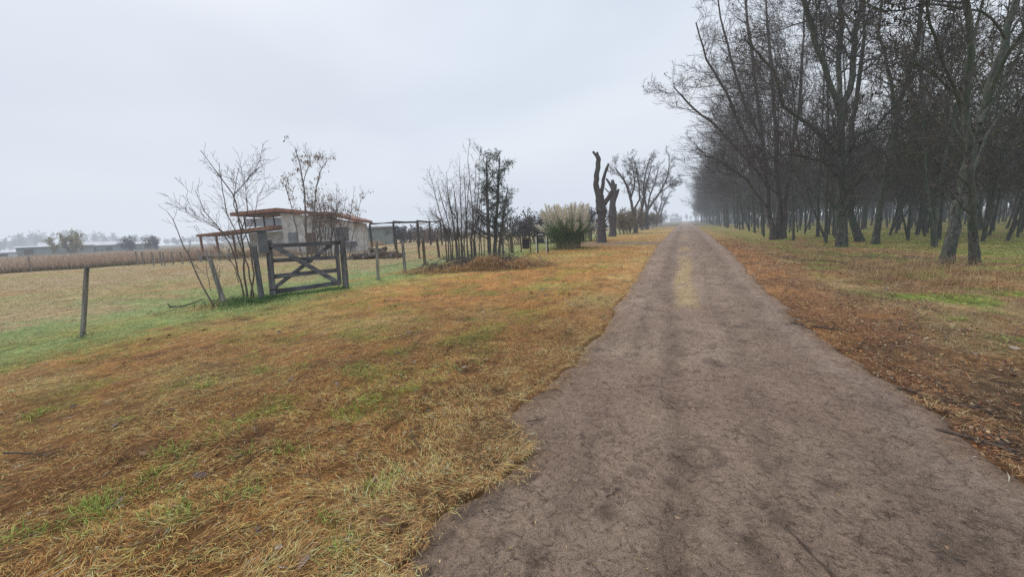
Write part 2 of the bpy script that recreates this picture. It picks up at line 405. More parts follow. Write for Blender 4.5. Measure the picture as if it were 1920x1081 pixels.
def leafquads(pts, size, aspect=.45, droop=.5, jit=.1, colr=(C(.05, .045, .03), C(.10, .085, .05)), seed=0, per=1):
    pts = np.repeat(np.asarray(pts, dtype=float), per, axis=0); n = len(pts)
    p = pts+rng.normal(0, jit, (n, 3))
    d = rng.normal(0, 1, (n, 3)); d[:, 2] -= droop*2; d /= np.linalg.norm(d, axis=1, keepdims=True)
    w = np.cross(d, rng.normal(0, 1, (n, 3))); w /= np.linalg.norm(w, axis=1, keepdims=True)+1e-9
    s = size*rng.uniform(.6, 1.4, (n, 1)); ww = w*s*aspect*.5
    v = np.stack([p, p+d*s*.5-ww, p+d*s, p+d*s*.5+ww], 1).reshape(-1, 3)
    f_ = np.arange(n*4).reshape(n, 4)
    cc = colr[0]+(colr[1]-colr[0])*rng.random((n, 1)); cc = np.repeat(cc, 4, axis=0)
    return v, f_, cc
def tree_parts(root, out, trunk_levels, sides, tmat, cmat, leaf=None, jitter=.12):
    V, Fq = tubes([q for l in range(trunk_levels) for q in out[l]], sides[0], jitter)
    o1 = mesh_np('trunk', V, Fq, tmat, root, smooth=True)
    res = [o1]
    tw = [q for l in range(trunk_levels, len(out)) for q in out[l]]
    if tw:
        V, Fq = tubes(tw, sides[1]); res.append(mesh_np('crown', V, Fq, cmat, root))
    if leaf:
        tips = np.array([q[0][-1] for l in leaf['lv'] for q in out[l]]+[q[0][len(q[0])//2] for l in leaf['lv'] for q in out[l]])
        tips = tips[(tips[:, 2] > leaf.get('z0', 0)) & (tips[:, 2] < leaf.get('z1', 99))]
        if len(tips):
            sel = tips[rng.random(len(tips)) < leaf['p']]
            if len(sel):
                v, f_, cc = leafquads(sel, leaf['size'], leaf.get('asp', .45), leaf.get('droop', .6), leaf.get('jit', .12), leaf['col'], per=leaf['per'])
                res.append(mesh_np('dead_leaves' if leaf.get('dead', True) else 'foliage', v, f_, 'leafs', root, cc))
    return res
BASEP = dict(levels=4, seg=[9, 6, 5, 4], wob=[.05, .11, .15, .18], up=[.03, .05, .02, -.01], tip=[.25, .2, .3, .5], rmin=.006,
             k=[13, 8, 6], t0=[.28, .2, .15], ang=[(25, 55), (25, 60), (30, 65)], lf=[.42, .5, .5], ltap=[.45, .35, .3], rf=[.5, .5, .5])
def PP(**kw):
    d = dict(BASEP); d.update(kw); return d
def flare(out):
    for pts, rad in out[0]:
        if pts[0][2] < .3: rad[0] *= 1.22
# --- pixel-traced trees: the main limbs are given as photo polylines on the upright plane through the base
def traced(base, limbs, P, out=None, dz=.25, thin=1.0, bend=1.):
    """limbs: list of (pixel polyline, radii in px, offset range). Coordinates relative to base"""
    out = [[] for _ in range(P['levels'])] if out is None else out
    s = scale_at(base); b0 = Vector((base[0], base[1], 0))
    for lb in limbs:
        pl, rd = lb[0], lb[1]; off1 = lb[2] if len(lb) > 2 else 0.
        n = len(pl); pts = []
        for i, (px, py) in enumerate(pl):
            pts.append(on(px, py, base, off1*i/(max(n-1, 1))))
        cw_ = [math.cos(math.atan(abs(q_[0]-960)/F)) for q_ in pl]
        rad = [q*s*thin*c_w for q, c_w in zip(rd, cw_)]
        # densify
        pp = []; rr = []
        for i in range(n-1):
            for k_ in range(3):
                f_ = k_/3
                q = pts[i].lerp(pts[i+1], f_)
                if pp: q = q+Vector([random.gauss(0, .012*(pts[i+1]-pts[i]).length*bend) for _ in range(3)])
                pp.append(q); rr.append(rad[i]*(1-f_)+rad[i+1]*f_)
        pp.append(pts[-1]); rr.append(rad[-1])
        pp = [q-b0 for q in pp]
        dirs = [(pp[min(i+1, len(pp)-1)]-pp[max(i-1, 0)]).normalized() for i in range(len(pp))]
        L = sum((pp[i+1]-pp[i]).length for i in range(len(pp)-1))
        out[0].append(([tuple(q) for q in pp], rr))
        PL = P if len(lb) < 4 else {**P, **lb[3]}
        LL = PL.get('L0', L)
        children(pp, dirs, rr, LL, 0, PL, out)
    return out

GP = lambda px, py: at(px, py)
def gbase(px, py):
    p = at(px, py); return Vector((p.x, p.y, hz(p.x, p.y)-.03))
LEAF_DARK = (C(.022, .020, .014), C(.06, .052, .032))
LEAF_OLIVE = (C(.05, .052, .024), C(.13, .12, .06))
LEAF_BROWN = (C(.10, .06, .04), C(.22, .15, .10))
HP = PP(levels=4, k=[19, 11, 8], t0=[.22, .15, .15], lf=[.32, .55, .5], rmin=.0055, rf=[.34, .45, .5], ang=[(30, 70), (25, 65), (30, 70)], wob=[.05, .13, .17, .2])

def hero(px, py, limbs, label, P=HP, leaf=None, mats=('bark_green', 'twigs'), name='bare_tree', cat='tree', group=None, sides=(9, 3), **kw):
    b = gbase(px, py); root = empty(name, b, label, cat, group)
    out = traced((b.x, b.y), limbs, P, **kw)
    flare(out); tree_parts(root, out, 1 if P['levels'] < 4 or kw.get('thin', 1) < .8 else 2, sides, mats[0], mats[1], leaf)
    return root

deadleaf = dict(lv=[3], p=.007, per=5, size=.13, asp=.4, droop=.9, jit=.07, col=LEAF_DARK)
deadleaf2 = dict(lv=[2, 3], p=.022, per=6, size=.12, asp=.42, droop=.9, jit=.12, col=LEAF_DARK)
# wood edge, near trees
hero(1775, 494, [([(1775, 496), (1790, 420), (1808, 330), (1838, 230), (1868, 120), (1900, 20), (1930, -90), (1950, -200)], [19, 16, 14.5, 13, 12, 10, 8, 4], 1.0),
                 ([(1857, 170), (1895, 90), (1945, 20), (1990, -60)], [7, 6.5, 5, 3], -1.5),
                 ([(1838, 230), (1880, 165), (1915, 90), (1925, 0)], [6, 5, 4, 3], 1.5),
                 ([(1830, 250), (1790, 175), (1750, 130), (1700, 110)], [4, 3, 2.4, 1.5], -1.5),
                 ([(1885, 70), (1840, 15), (1760, 8), (1660, 18), (1600, -10)], [4, 3.4, 2.8, 2, 1.2], -2.0)],
     'thick mossy grey trunk leaning to the right at the near edge of the wood', leaf=deadleaf2, P=PP(**{**HP, 'L0': 6.5, 'k': [11, 8, 6]}), thin=.8)
hero(1830, 497, [([(1830, 499), (1826, 455), (1822, 400), (1818, 300), (1812, 200), (1820, 100), (1815, 0), (1810, -140)], [17, 13, 12, 10.5, 9.5, 9, 8, 5], -.6),
                 ([(1820, 330), (1850, 250), (1890, 190), (1950, 130)], [5, 4, 3.4, 2], 1.5),
                 ([(1814, 215), (1770, 120), (1745, 40), (1735, -60)], [4.5, 4, 3.4, 2], -1.2)],
     'dark upright trunk standing just behind the leaning grey one', leaf=deadleaf2, P=PP(**{**HP, 'L0': 6.5, 'k': [11, 8, 6]}), thin=.8)
hero(1577, 463, [([(1577, 465), (1574, 380), (1578, 300), (1577, 215)], [12, 8.5, 8, 8], 0),
                 ([(1577, 215), (1545, 120), (1522, 50), (1500, -30), (1480, -110)], [6, 5.5, 5, 4, 2], -1.),
                 ([(1577, 215), (1573, 120), (1578, 40), (1568, -50)], [5.5, 5, 4.5, 3], 1.),
                 ([(1577, 215), (1598, 140), (1604, 60), (1622, -20), (1640, -100)], [6.5, 6, 5.5, 4, 2], 0),
                 ([(1577, 290), (1520, 235), (1470, 195), (1450, 130), (1400, 75)], [4.5, 4, 3.4, 2.6, 1.4], -2),
                 ([(1576, 330), (1540, 300), (1480, 285), (1435, 296)], [3, 2.6, 2, 1.2], -1.5),
                 ([(1578, 260), (1640, 240), (1690, 180), (1720, 130)], [4, 3.4, 2.6, 1.5], -1)],
     'tall bare tree whose straight trunk divides into three upright limbs', leaf=deadleaf, P=PP(**{**HP, 'L0': 8.5}))
hero(1612, 453, [([(1612, 455), (1600, 415), (1590, 370), (1592, 290), (1600, 200), (1618, 100), (1622, 0)], [10, 7.5, 7, 6, 5, 4, 2], .5)],
     'thinner mossy trunk bent to the left beside the tree with three limbs', leaf=deadleaf, P=PP(**{**HP, 'L0': 7.5}))
hero(1641, 457, [([(1641, 458), (1650, 390), (1662, 320), (1680, 230), (1700, 150), (1722, 70), (1728, -20), (1735, -100)], [8, 6.5, 6, 5.5, 5, 4.6, 4, 2], 0),
                 ([(1680, 230), (1672, 150), (1650, 60), (1655, -30)], [4, 3.4, 3, 2], 1),
                 ([(1700, 150), (1745, 110), (1790, 90)], [3, 2.5, 1.5], -1)],
     'slender tree curving gently to the right with dark clusters of dead leaves', leaf={**deadleaf2, 'p': .05}, P=PP(**{**HP, 'L0': 7., 'k': [15, 9, 7]}))
hero(1459, 447, [([(1450, 448), (1442, 390), (1432, 300), (1424, 210), (1410, 110), (1400, 20), (1390, -60)], [7, 5, 4.2, 3.6, 3., 2.4, 1.4], 0),
                 ([(1460, 448), (1459, 380), (1456, 280), (1448, 160), (1440, 60), (1436, -40)], [7.5, 5.5, 4.4, 3.5, 2.6, 1.4], 1),
                 ([(1469, 448), (1474, 380), (1482, 290), (1498, 200), (1505, 100), (1510, 0)], [6.5, 4.8, 4, 3.2, 2.2, 1.2], -1),
                 ([(1436, 330), (1395, 250), (1360, 170), (1325, 110), (1305, 40)], [3, 2.6, 2.2, 1.7, 1.], -2.5),
                 ([(1428, 260), (1395, 190), (1370, 110), (1352, 30), (1340, -60)], [2.8, 2.4, 2, 1.5, .9], -1.5),
                 ([(1440, 390), (1400, 335), (1350, 300), (1305, 285)], [2.4, 2, 1.5, .9], -3.),
                 ([(1436, 345), (1380, 275), (1330, 225), (1285, 185), (1262, 160)], [2.8, 2.4, 2, 1.5, .8], -2.)],
     'dark tree of several stems joined at the foot, beside the road', leaf=deadleaf, P=PP(**{**HP, 'L0': 10., 'k': [14, 9, 7]}), mats=('twigs', 'twigs'))
for (px, py, tx, lab) in ((1533, 444, 1545, 'slim straight trunk between the many-stemmed tree and the three-limbed one'),
                     (1415, 434, 1408, 'slim tree just left of the many-stemmed dark tree'),
                     (1393, 430, 1380, 'slim dark tree beside the road, second to the left of the many-stemmed one'),
                     (1351, 424, 1338, 'bare roadside tree forking low beside the verge further down the wood edge')):
    s_ = (px-1285)/170.
    b_ = gbase(px, py); top = 12.5; sc1 = scale_at((b_.x, b_.y))
    ty = py-(top/sc1)
    hero(px, py, [([(px, py+1), (px+(tx-px)*.2, py+(ty-py)*.2), (px+(tx-px)*.55, py+(ty-py)*.5), (tx, py+(ty-py)*.8), (tx, ty)], [.13/sc1, .1/sc1, .08/sc1, .05/sc1, .02/sc1])],
         lab, leaf=deadleaf, P=PP(**{**HP, 'L0': 9., 'lf': [.38, .5, .5], 'k': [18, 8, 6], 't0': [.2, .15, .15]}))

# --- wood: variants copied over a jittered grid
def variant(kind):
    H = random.uniform(12.5, 15) if kind == 'edge' else random.uniform(9.5, 12)
    if kind == 'edge':
        P = PP(k=[22, 10, 7], t0=[.13, .15, .15], lf=[.52, .5, .5], bias=Vector((-2.2, 0, .5)), rmin=.0075, rf=[.42, .5, .5], up=[.03, .07, .03, 0])
        d = Vector((-.06, 0, 1)).normalized(); r = random.uniform(.075, .11); leaf = dict(lv=[3], p=.012, per=4, size=.14, asp=.4, droop=.9, jit=.1, col=LEAF_DARK)
    elif kind == 'inner':
        P = PP(k=[19, 7, 5], t0=[.16, .15, .1], lf=[.30, .5, .5], rmin=.008, rf=[.42, .5, .5], wob=[.045, .12, .16, .2])
        d = Vector((random.gauss(0, .07), random.gauss(0, .07), 1)).normalized(); r = random.uniform(.05, .095)
        leaf = dict(lv=[2, 3], p=.06, per=5, size=.14, asp=.5, droop=.5, jit=.25, col=LEAF_OLIVE, z0=2.4, z1=7.5)
    else:
        P = PP(levels=3, seg=[8, 5, 4], k=[16, 7], t0=[.12, .1], lf=[.30, .45], rmin=.013)
        d = Vector((random.gauss(0, .1), random.gauss(0, .1), 1)).normalized(); r = random.uniform(.04, .065); H *= .72
        leaf = dict(lv=[1, 2], p=.45, per=5, size=.14, asp=.5, droop=.5, jit=.25, col=LEAF_OLIVE, z0=1.9, z1=7)
    out = [[] for _ in range(P['levels'])]
    grow(Vector((0, 0, -.05)), d, H, r, 0, P, out)
    if kind != 'slim' and random.random() < .6:
        grow(Vector((0, 0, .1)), (d+Vector((random.choice((-.3, .3)), random.gauss(0, .2), 0))).normalized(), H*.8, r*.8, 0, P, out)
    flare(out)
    root = empty('bare_tree', (0, 0, 0), '', 'tree')
    tree_parts(root, out, 1, (7, 3), 'bark_green', 'twigs' if kind == 'edge' else 'twigs_olive', leaf)
    return root
LAB = {'edge': ('bare tree with fine outreaching branches in the row along the road', 'bare trees in the front row of the wood'),
       'inner': ('straight trunk under brown and olive twigs inside the wood', 'trees standing inside the wood'),
       'slim': ('thin young tree with low twigs inside the wood', 'thin young trees inside the wood')}
protos = {k: [variant(k) for _ in range(n)] for k, n in (('edge', 4), ('inner', 5), ('slim', 3))}
heroes = [at(*q) for q in ((1775, 494), (1830, 497), (1577, 463), (1612, 453), (1641, 457), (1459, 447), (1533, 444), (1415, 434), (1393, 430), (1351, 424))]
def place_tree(kind, x, y):
    if min((x-h.x)**2+(y-h.y)**2 for h in heroes) < 1.6: return
    pr = random.choice(protos[kind]); s_ = random.uniform(.85, 1.12)
    o = dup(pr, (x, y, hz(x, y)-.02), random.uniform(-.6, .6) if kind == 'edge' else random.uniform(0, 6.28), LAB[kind][0], (s_, s_, s_*random.uniform(.93, 1.08)))
    o['group'] = LAB[kind][1]; return o
far_spots = []; count = 0
for q_ in ((1668, 441), (1702, 450), (1738, 437), (1760, 446), (1888, 452), (1908, 444), (1862, 434), (1500, 431), (1553, 440), (1846, 446)):
    p_ = at(*q_); place_tree('inner', p_.x, p_.y)
y = 26.
while y < 330:
    x = 6.6+random.gauss(0, .35)
    if y < 150: place_tree('edge', x, y); count += 1
    else: far_spots.append((x, y, 'edge'))
    y += random.uniform(3.2, 4.8)*(1 if y < 100 else 1.5)
cand = []
gy = 8.
while gy < 250:
    gx = 9.2
    while gx < 75:
        x = gx+random.gauss(0, .8); y = gy+random.gauss(0, .8)
        if x < .66*y+1.5 and y > 15 and not (x < 12 and y < 21): cand.append((x, y))
        gx += 2.7
    gy += 2.7
cand.sort(key=lambda q: q[0]**2+q[1]**2)
for i, (x, y) in enumerate(cand):
    if i < 292: place_tree('inner' if random.random() < .62 else 'slim', x, y)
    elif y < 150 or x < 20: far_spots.append((x, y, 'inner'))
for L_ in protos.values():
    for r_ in L_:
        for ch in list(r_.children): bpy.data.objects.remove(ch)
        bpy.data.objects.remove(r_)
# remaining depth of the wood: one mass
polT, polC, lp = [], [], []
random.shuffle(far_spots)
for (x, y, kind) in far_spots[:520]:
    P = PP(levels=3, seg=[5, 4, 3], k=[11, 6], t0=[.22, .15], lf=[.34, .5], rmin=.025, bias=Vector((-1, 0, .2)) if kind == 'edge' else None)
    out = [[] for _ in range(3)]; H = random.uniform(10, 13)
    grow(Vector((x, y, 0)), Vector((random.gauss(0, .06), random.gauss(0, .06), 1)).normalized(), H, .12, 0, P, out)
    polT += out[0]; polC += out[1]+out[2]
    lp += [q[0][-1] for q in out[2]]
V1, F1 = tubes(polT, 5); V2, F2 = tubes(polC, 3)
v3, f3, c3 = leafquads(np.array(lp), .45, .5, .4, .4, LEAF_OLIVE, per=2)
V = np.concatenate([V1, V2, v3]); cc = np.concatenate([np.tile(C(.06, .065, .055), (len(V1), 1)), np.tile(C(.11, .10, .085), (len(V2), 1)), c3])
o = mesh_np('distant_woods', V, [np.concatenate([F1, F2+len(V1), f3+len(V1)+len(V2)])], 'leafs', None, cc)
tag(o, 'depth of the bare wood fading into the mist behind the nearer trees', 'wood', kind='stuff')

# ------------------------------------------------------------------ ground and road
def axis(n, lim, a_=1.25):
    b_ = math.asinh(lim/a_); u = np.linspace(-1, 1, n); return a_*np.sinh(b_*u)
gx_ = axis(520, 950); gy_ = axis(640, 950); gy_ = gy_[gy_ > -40]
X, Y = np.meshgrid(gx_, gy_); xs, ys = X.ravel(), Y.ravel()
Z = height(xs, ys)
cg, gg, ga = field(xs, ys)
cc = mixc(cg, gg*.8, ga*.7)
rr_ = np.sqrt(xs**2+ys**2); cc = cc*(.42+.58*sst(3, 13, rr_))[:, None]     # near ground darkened as painted shade under the thatch
# beyond the field: dull pasture
cc = mixc(cc, C(.20, .17, .12), sst(70, 140, rr_))
nx, ny = len(gx_), len(gy_); idx = np.arange(nx*ny).reshape(ny, nx)
Fq = np.stack([idx[:-1, :-1], idx[:-1, 1:], idx[1:, 1:], idx[1:, :-1]], -1).reshape(-1, 4)
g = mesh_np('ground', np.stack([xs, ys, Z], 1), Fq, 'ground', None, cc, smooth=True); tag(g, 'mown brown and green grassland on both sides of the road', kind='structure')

yr = [-4.]; st = .035
while yr[-1] < 700:
    yr.append(yr[-1]+max(.035, .035*max(yr[-1], 1)/2.2))
yr = np.array(yr); tt = np.linspace(0, 1, 84)
lx, rx = edges(yr)
XX = lx[:, None]*(1-tt)+rx[:, None]*tt; YY = np.repeat(yr[:, None], 84, 1)
xs, ys = XX.ravel(), YY.ravel(); d = -road_dist(xs, ys)
def rut(x, y):
    cx1 = np.interp(y, [-5, 2, 5, 12, 30, 200], [.02, .0, -.12, -.42, -.7, -.9])
    cx2 = np.interp(y, [-5, 2, 5, 12, 30, 200], [1.2, 1.15, 1.1, 1.05, 1.1, 1.1])
    w1 = np.interp(y, [0, 4, 10, 30], [.07, .10, .2, .3])
    n_ = (fbm(x*0, y, 1.3, 4, 31)-.5)*.22
    a1 = np.exp(-((x-cx1-n_)/w1)**2); a2 = np.exp(-((x-cx2-n_)/.3)**2); return a1, a2
a1, a2 = rut(xs, ys)
Zr = .006+.02*np.clip(d/.8, 0, 1)-.022*a1-.014*a2+(fbm(xs, ys, .5, 4, 33)-.5)*.035+(fbm(xs, ys, .09, 3, 35)-.5)*.022*(ys < 25)
edge_t = 1-sst(0, .06, d); Zr = Zr*(1-edge_t)-.035*edge_t
f1 = fbm(xs, ys, 1.2, 5, 41); f2 = fbm(xs, ys*.35, .5, 4, 42); f3 = fbm(xs, ys*.8, .12, 5, 43)
RB = C(.385, .272, .205)
cr = mixc(RB[None]*np.ones((len(xs), 1)), C(.49, .37, .28), sst(.38, .72, f1)*.7)
cr = mixc(cr, C(.29, .205, .15), sst(.48, .72, f2)*.5)
cr = mixc(cr, C(.16, .108, .078), np.clip(a1*1.1, 0, 1)*.42*(.25+.9*sst(.35, .58, f1*.5+f3*.5)))
cr = mixc(cr, C(.20, .135, .10), a2*.42*sst(.3, .6, f1))
cr = mixc(cr, C(.12, .085, .065), sst(.62, .72, f3)*.5*sst(.35, .6, f1))
cr = mixc(cr, C(.48, .37, .30), (np.exp(-((d-.26)/.2)**2))*.6*(xs > .5))
for cx_, w_, st_ in ((-.55, .10, .22), (.55, .13, .20), (1.28, .10, .26), (1.5, .05, .2)):
    tr_ = np.exp(-((xs-cx_-(fbm(xs*0, ys, 2.2, 3, 37)-.5)*.25)/w_)**2)*sst(.32, .55, fbm(xs, ys*.25, .25, 4, 38)); cr = mixc(cr, C(.17, .115, .085), tr_*st_*1.6)
# scuffed hollows
for (px, py, rr) in ((1325, 762, .06), (1265, 910, .06), (1887, 1003, .05), (1345, 688, .08), (1300, 683, .07), (1020, 975, .05), (1135, 960, .06), (1470, 608, .1), (1400, 1020, .05), (1560, 915, .08)):
    q = at(px, py); e = np.exp(-(((xs-q.x)**2+(ys-q.y)**2)/(rr*rr)))*(.6+.8*(f3-.3)); cr = mixc(cr, C(.12, .08, .058), np.clip(e*1.1, 0, 1)*.75*sst(.42, .58, f3)); Zr = Zr-.016*e*sst(.38, .52, f3)
def median(x, y):
    m1 = np.exp(-((x-.02-.05*np.sin(y))/(.2))**4)*sst(7.0, 7.8, y)*(1-sst(17, 18.5, y))
    m1 = m1*sst(.34, .5, fbm(x, y, .45, 4, 51)+.12)
    m2 = np.exp(-((x-.0)/.3)**4)*sst(20.5, 22, y)*(1-sst(60, 90, y))*sst(.48, .64, fbm(x, y, 1.8, 3, 52)+.02)*.7
    return np.maximum(m1, m2)
md = median(xs, ys); cr = mixc(cr, C(.60, .43, .235), md*.9); Zr = Zr+.012*md
ln = (1-sst(0, .3, d+(f3-.5)*.5))*.4; cr = mixc(cr, C(.30, .17, .08), ln)
ny, nx = len(yr), 84; idx = np.arange(nx*ny).reshape(ny, nx)
Fq = np.stack([idx[:-1, :-1], idx[:-1, 1:], idx[1:, 1:], idx[1:, :-1]], -1).reshape(-1, 4)
g = mesh_np('road', np.stack([xs, ys, Zr], 1), Fq, 'road', None, cr, smooth=True); tag(g, 'straight rutted dirt road running away into the mist', kind='structure')

# ------------------------------------------------------------------ grass and litter
def scatter(n, r0_, r1_, p, half=68):
    """points in a fan in front of the camera, density falling with distance"""
    u = rng.random(n); r = (r0_**(2-p)+u*(r1_**(2-p)-r0_**(2-p)))**(1/(2-p)) if abs(p-2) > 1e-6 else r0_*np.exp(u*math.log(r1_/r0_))
    a_ = -YAW+np.radians(rng.uniform(-half, half, n)) ; a_ = PI/2+a_
    return r*np.cos(a_), r*np.sin(a_), r
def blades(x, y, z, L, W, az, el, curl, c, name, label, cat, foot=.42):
    """two-segment tapering blades; el = elevation of the blade"""
    n = len(x); d1 = np.stack([np.cos(az)*np.cos(el), np.sin(az)*np.cos(el), np.sin(el)], 1)
    e2 = el-curl; az2 = az+rng.normal(0, .35, n)
    d2 = np.stack([np.cos(az2)*np.cos(e2), np.sin(az2)*np.cos(e2), np.sin(e2)], 1)
    s_ = np.stack([-np.sin(az), np.cos(az), rng.normal(0, .5, n)], 1); s_ /= np.linalg.norm(s_, axis=1, keepdims=True)
    b0 = np.stack([x, y, z], 1); m_ = b0+d1*(L*.5)[:, None]; t_ = m_+d2*(L*.5)[:, None]
    w = (W*.5)[:, None]*s_
    V = np.stack([b0-w, b0+w, m_+w*.8, m_-w*.8, t_], 1).reshape(-1, 3)
    k = np.arange(n)[:, None]*5
    q = k+np.array([[0, 1, 2, 3]]); tr = k+np.array([[3, 2, 4]])
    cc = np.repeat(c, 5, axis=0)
    cc[0::5] *= foot; cc[1::5] *= foot  # blade feet darkened to paint the shade down between the blades
    return tag(mesh_np(name, V, [q, tr], 'blades', None, cc), label, cat, kind='stuff')
# matted dry grass
N = 950000
x, y, r = scatter(N, .75, 42, 1.55)
d = road_dist(x, y); md = median(x, y)
c, gc, ga = field(x, y)
dirt = drive(x, y)*1.2 > rng.random(N)+.25
tuft = fbm(x, y, .14, 3, 61)
keep = ((d > -.17*sst(.4, .75, fbm(x, y, .11, 2, 63))-.03+.10*rng.random(N)) & (tuft > .25+.1*rng.random(N)) & ~dirt) | (md > rng.random(N)*.9+.1)
keep &= ~((x > 0) & (rng.random(N) < .12))
x, y, r, c, gc, ga, d, md, tuft = [q[keep] for q in (x, y, r, c, gc, ga, d, md, tuft)]
n = len(x)
flow = fbm(x, y, .55, 3, 62)*2*PI*1.6
az = flow+rng.normal(0, .75, n)
el = np.abs(rng.normal(.12, .22, n)); el = np.clip(el, 0, 1.1)
grow_ = np.clip(r/9, .9, 2.6)
L = (.025+.09*rng.random(n)**1.8)*np.clip(r/12, 1, 1.5); W = rng.uniform(.0013, .0032, n)*np.clip(grow_*1.2, 1, 5)
br = rng.lognormal(0, .45, n)[:, None]
c = c*(.45+1.15*tuft[:, None])
hot = rng.random(n) < .06; c[hot] = PALE*rng.uniform(.6, .95, (hot.sum(), 1))
dk = rng.random(n) < .12; c[dk] = BROWN*rng.uniform(.5, 1.1, (dk.sum(), 1))
isg = rng.random(n) < ga*.6; c[isg] = gc[isg]
c[md > .3] = C(.60, .44, .235)
c = np.clip(c*br*1.42, .01, .85)
z = height(x, y)+rng.uniform(-.004, .02, n)*sst(.0, .3, d)+.006; z = np.where(md > .1, .035, np.where(d < .06, .022+rng.uniform(0, .012, n), z))
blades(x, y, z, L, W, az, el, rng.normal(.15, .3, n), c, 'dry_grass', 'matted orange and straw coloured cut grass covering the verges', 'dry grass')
# green shoots
N = 420000
x, y, r = scatter(N, .8, 60, 1.55); d = road_dist(x, y); c, gc, ga = field(x, y)
cl = fbm(x, y, .10, 2, 71)
keep = (d > .1) & (rng.random(N) < ga*.85*sst(.40, .62, cl)+.012*(cl > .5))
x, y, r, gc, d = [q[keep] for q in (x, y, r, gc, d)]; n = len(x)
L = rng.uniform(.03, .085, n)*np.clip(r/15, 1, 1.5); W = rng.uniform(.0015, .0034, n)*np.clip(r/7, 1, 4)
c = np.clip(gc*rng.lognormal(.12, .35, n)[:, None], .01, .7)
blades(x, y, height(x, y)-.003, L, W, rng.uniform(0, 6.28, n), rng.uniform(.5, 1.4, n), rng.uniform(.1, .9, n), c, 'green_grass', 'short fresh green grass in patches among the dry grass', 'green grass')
# fallen leaves
def leaves_mesh(x, y, s, c, name, label):
    n = len(x); z = height(x, y)+rng.uniform(.004, .03, n)
    a_ = rng.uniform(0, 6.28, n); ti = rng.normal(0, .35, n)
    u = np.stack([np.cos(a_), np.sin(a_), np.sin(ti)], 1); w = np.stack([-np.sin(a_), np.cos(a_), rng.normal(0, .3, n)], 1)
    P0 = np.stack([x, y, z], 1); s = s[:, None]
    cur = np.stack([np.zeros(n), np.zeros(n), rng.uniform(-.1, .3, n)], 1)
    V = np.stack([P0-u*s*.55, P0-u*s*.1-w*s*.34+cur*s, P0+u*s*.28-w*s*.26+cur*s, P0+u*s*.6, P0+u*s*.25+w*s*.28+cur*s, P0-u*s*.15+w*s*.33+cur*s, P0+cur*s*.0], 1).reshape(-1, 3)
    k = np.arange(n)[:, None]*7
    Fs = [k+np.array([[0, 1, 6]]), k+np.array([[6, 1, 2]]), k+np.array([[6, 2, 3]]), k+np.array([[6, 3, 4]]), k+np.array([[6, 4, 5]]), k+np.array([[6, 5, 0]])]
    return tag(mesh_np(name, V, Fs, 'leafs', None, np.repeat(c, 7, axis=0)), label, 'leaves', kind='stuff')
PAL = np.array([(.34, .15, .06), (.22, .12, .07), (.13, .085, .07), (.40, .27, .16), (.28, .11, .05), (.09, .06, .05), (.34, .16, .07), (.42, .30, .19)])
N = 230000
x, y, r = scatter(N, .9, 34, 1.5, 66); d = road_dist(x, y); lc = fbm(x, y, .8, 3, 81)
pr = np.where(x > 0, (.15+.85*sst(.35, .6, lc))*np.exp(-np.clip(d-2.2, 0, 9)/2.5), .0)*(d > -.05)
keep = rng.random(N) < pr; x, y, r = x[keep], y[keep], r[keep]; n = len(x)
leaves_mesh(x, y, rng.uniform(.012, .034, n)*np.clip(r/10, 1, 1.6), np.clip(PAL[rng.integers(0, 8, n)]*rng.lognormal(-.05, .3, (n, 1)), .01, .6), 'fallen_leaves', 'brown and rust coloured leaves lying thickly along the wood side of the road')
N = 500
x, y, r = scatter(N, 1.6, 14, 1.0, 60); d = road_dist(x, y)
keep = ((d > .25) & (x < 0) & (rng.random(N) < .5)) | ((d > -.5) & (rng.random(N) < .08)); x, y = x[keep], y[keep]; n = len(x)
PB = np.array([(.22, .16, .14), (.30, .22, .19), (.16, .11, .10), (.42, .33, .26), (.26, .13, .08)])
leaves_mesh(x, y, rng.uniform(.025, .085, n), .8*PB[rng.integers(0, 5, n)]*rng.lognormal(0, .2, (n, 1)), 'leaves', 'large curled grey-brown leaves dropped here and there on the dry grass')
# small crumbs and bits of straw on the road
N = 90000
x, y, r = scatter(N, .9, 22, 1.5, 60); d = road_dist(x, y); ed = np.exp(-np.clip(-d, 0, 9)/.13)
keep = (d < .05) & (rng.random(N) < .05+.8*ed) & (y > .5); x, y, r, d = x[keep], y[keep], r[keep], d[keep]; n = len(x)
dc = rng.random(n) < .45
c = np.where(dc[:, None], C(.09, .06, .045), np.where((x > .5)[:, None], C(.36, .19, .09), C(.52, .36, .17)))*rng.lognormal(0, .35, (n, 1))
o = blades(x, y, np.full(n, .024), rng.uniform(.008, .035, n)*np.clip(r/6, 1, 2), rng.uniform(.0015, .005, n)*np.clip(r/5, 1, 3), rng.uniform(0, 6.28, n), rng.uniform(-.05, .15, n), rng.normal(0, .1, n), c, 'straw_litter', 'scraps of straw and bark scattered over the dirt road', 'litter')

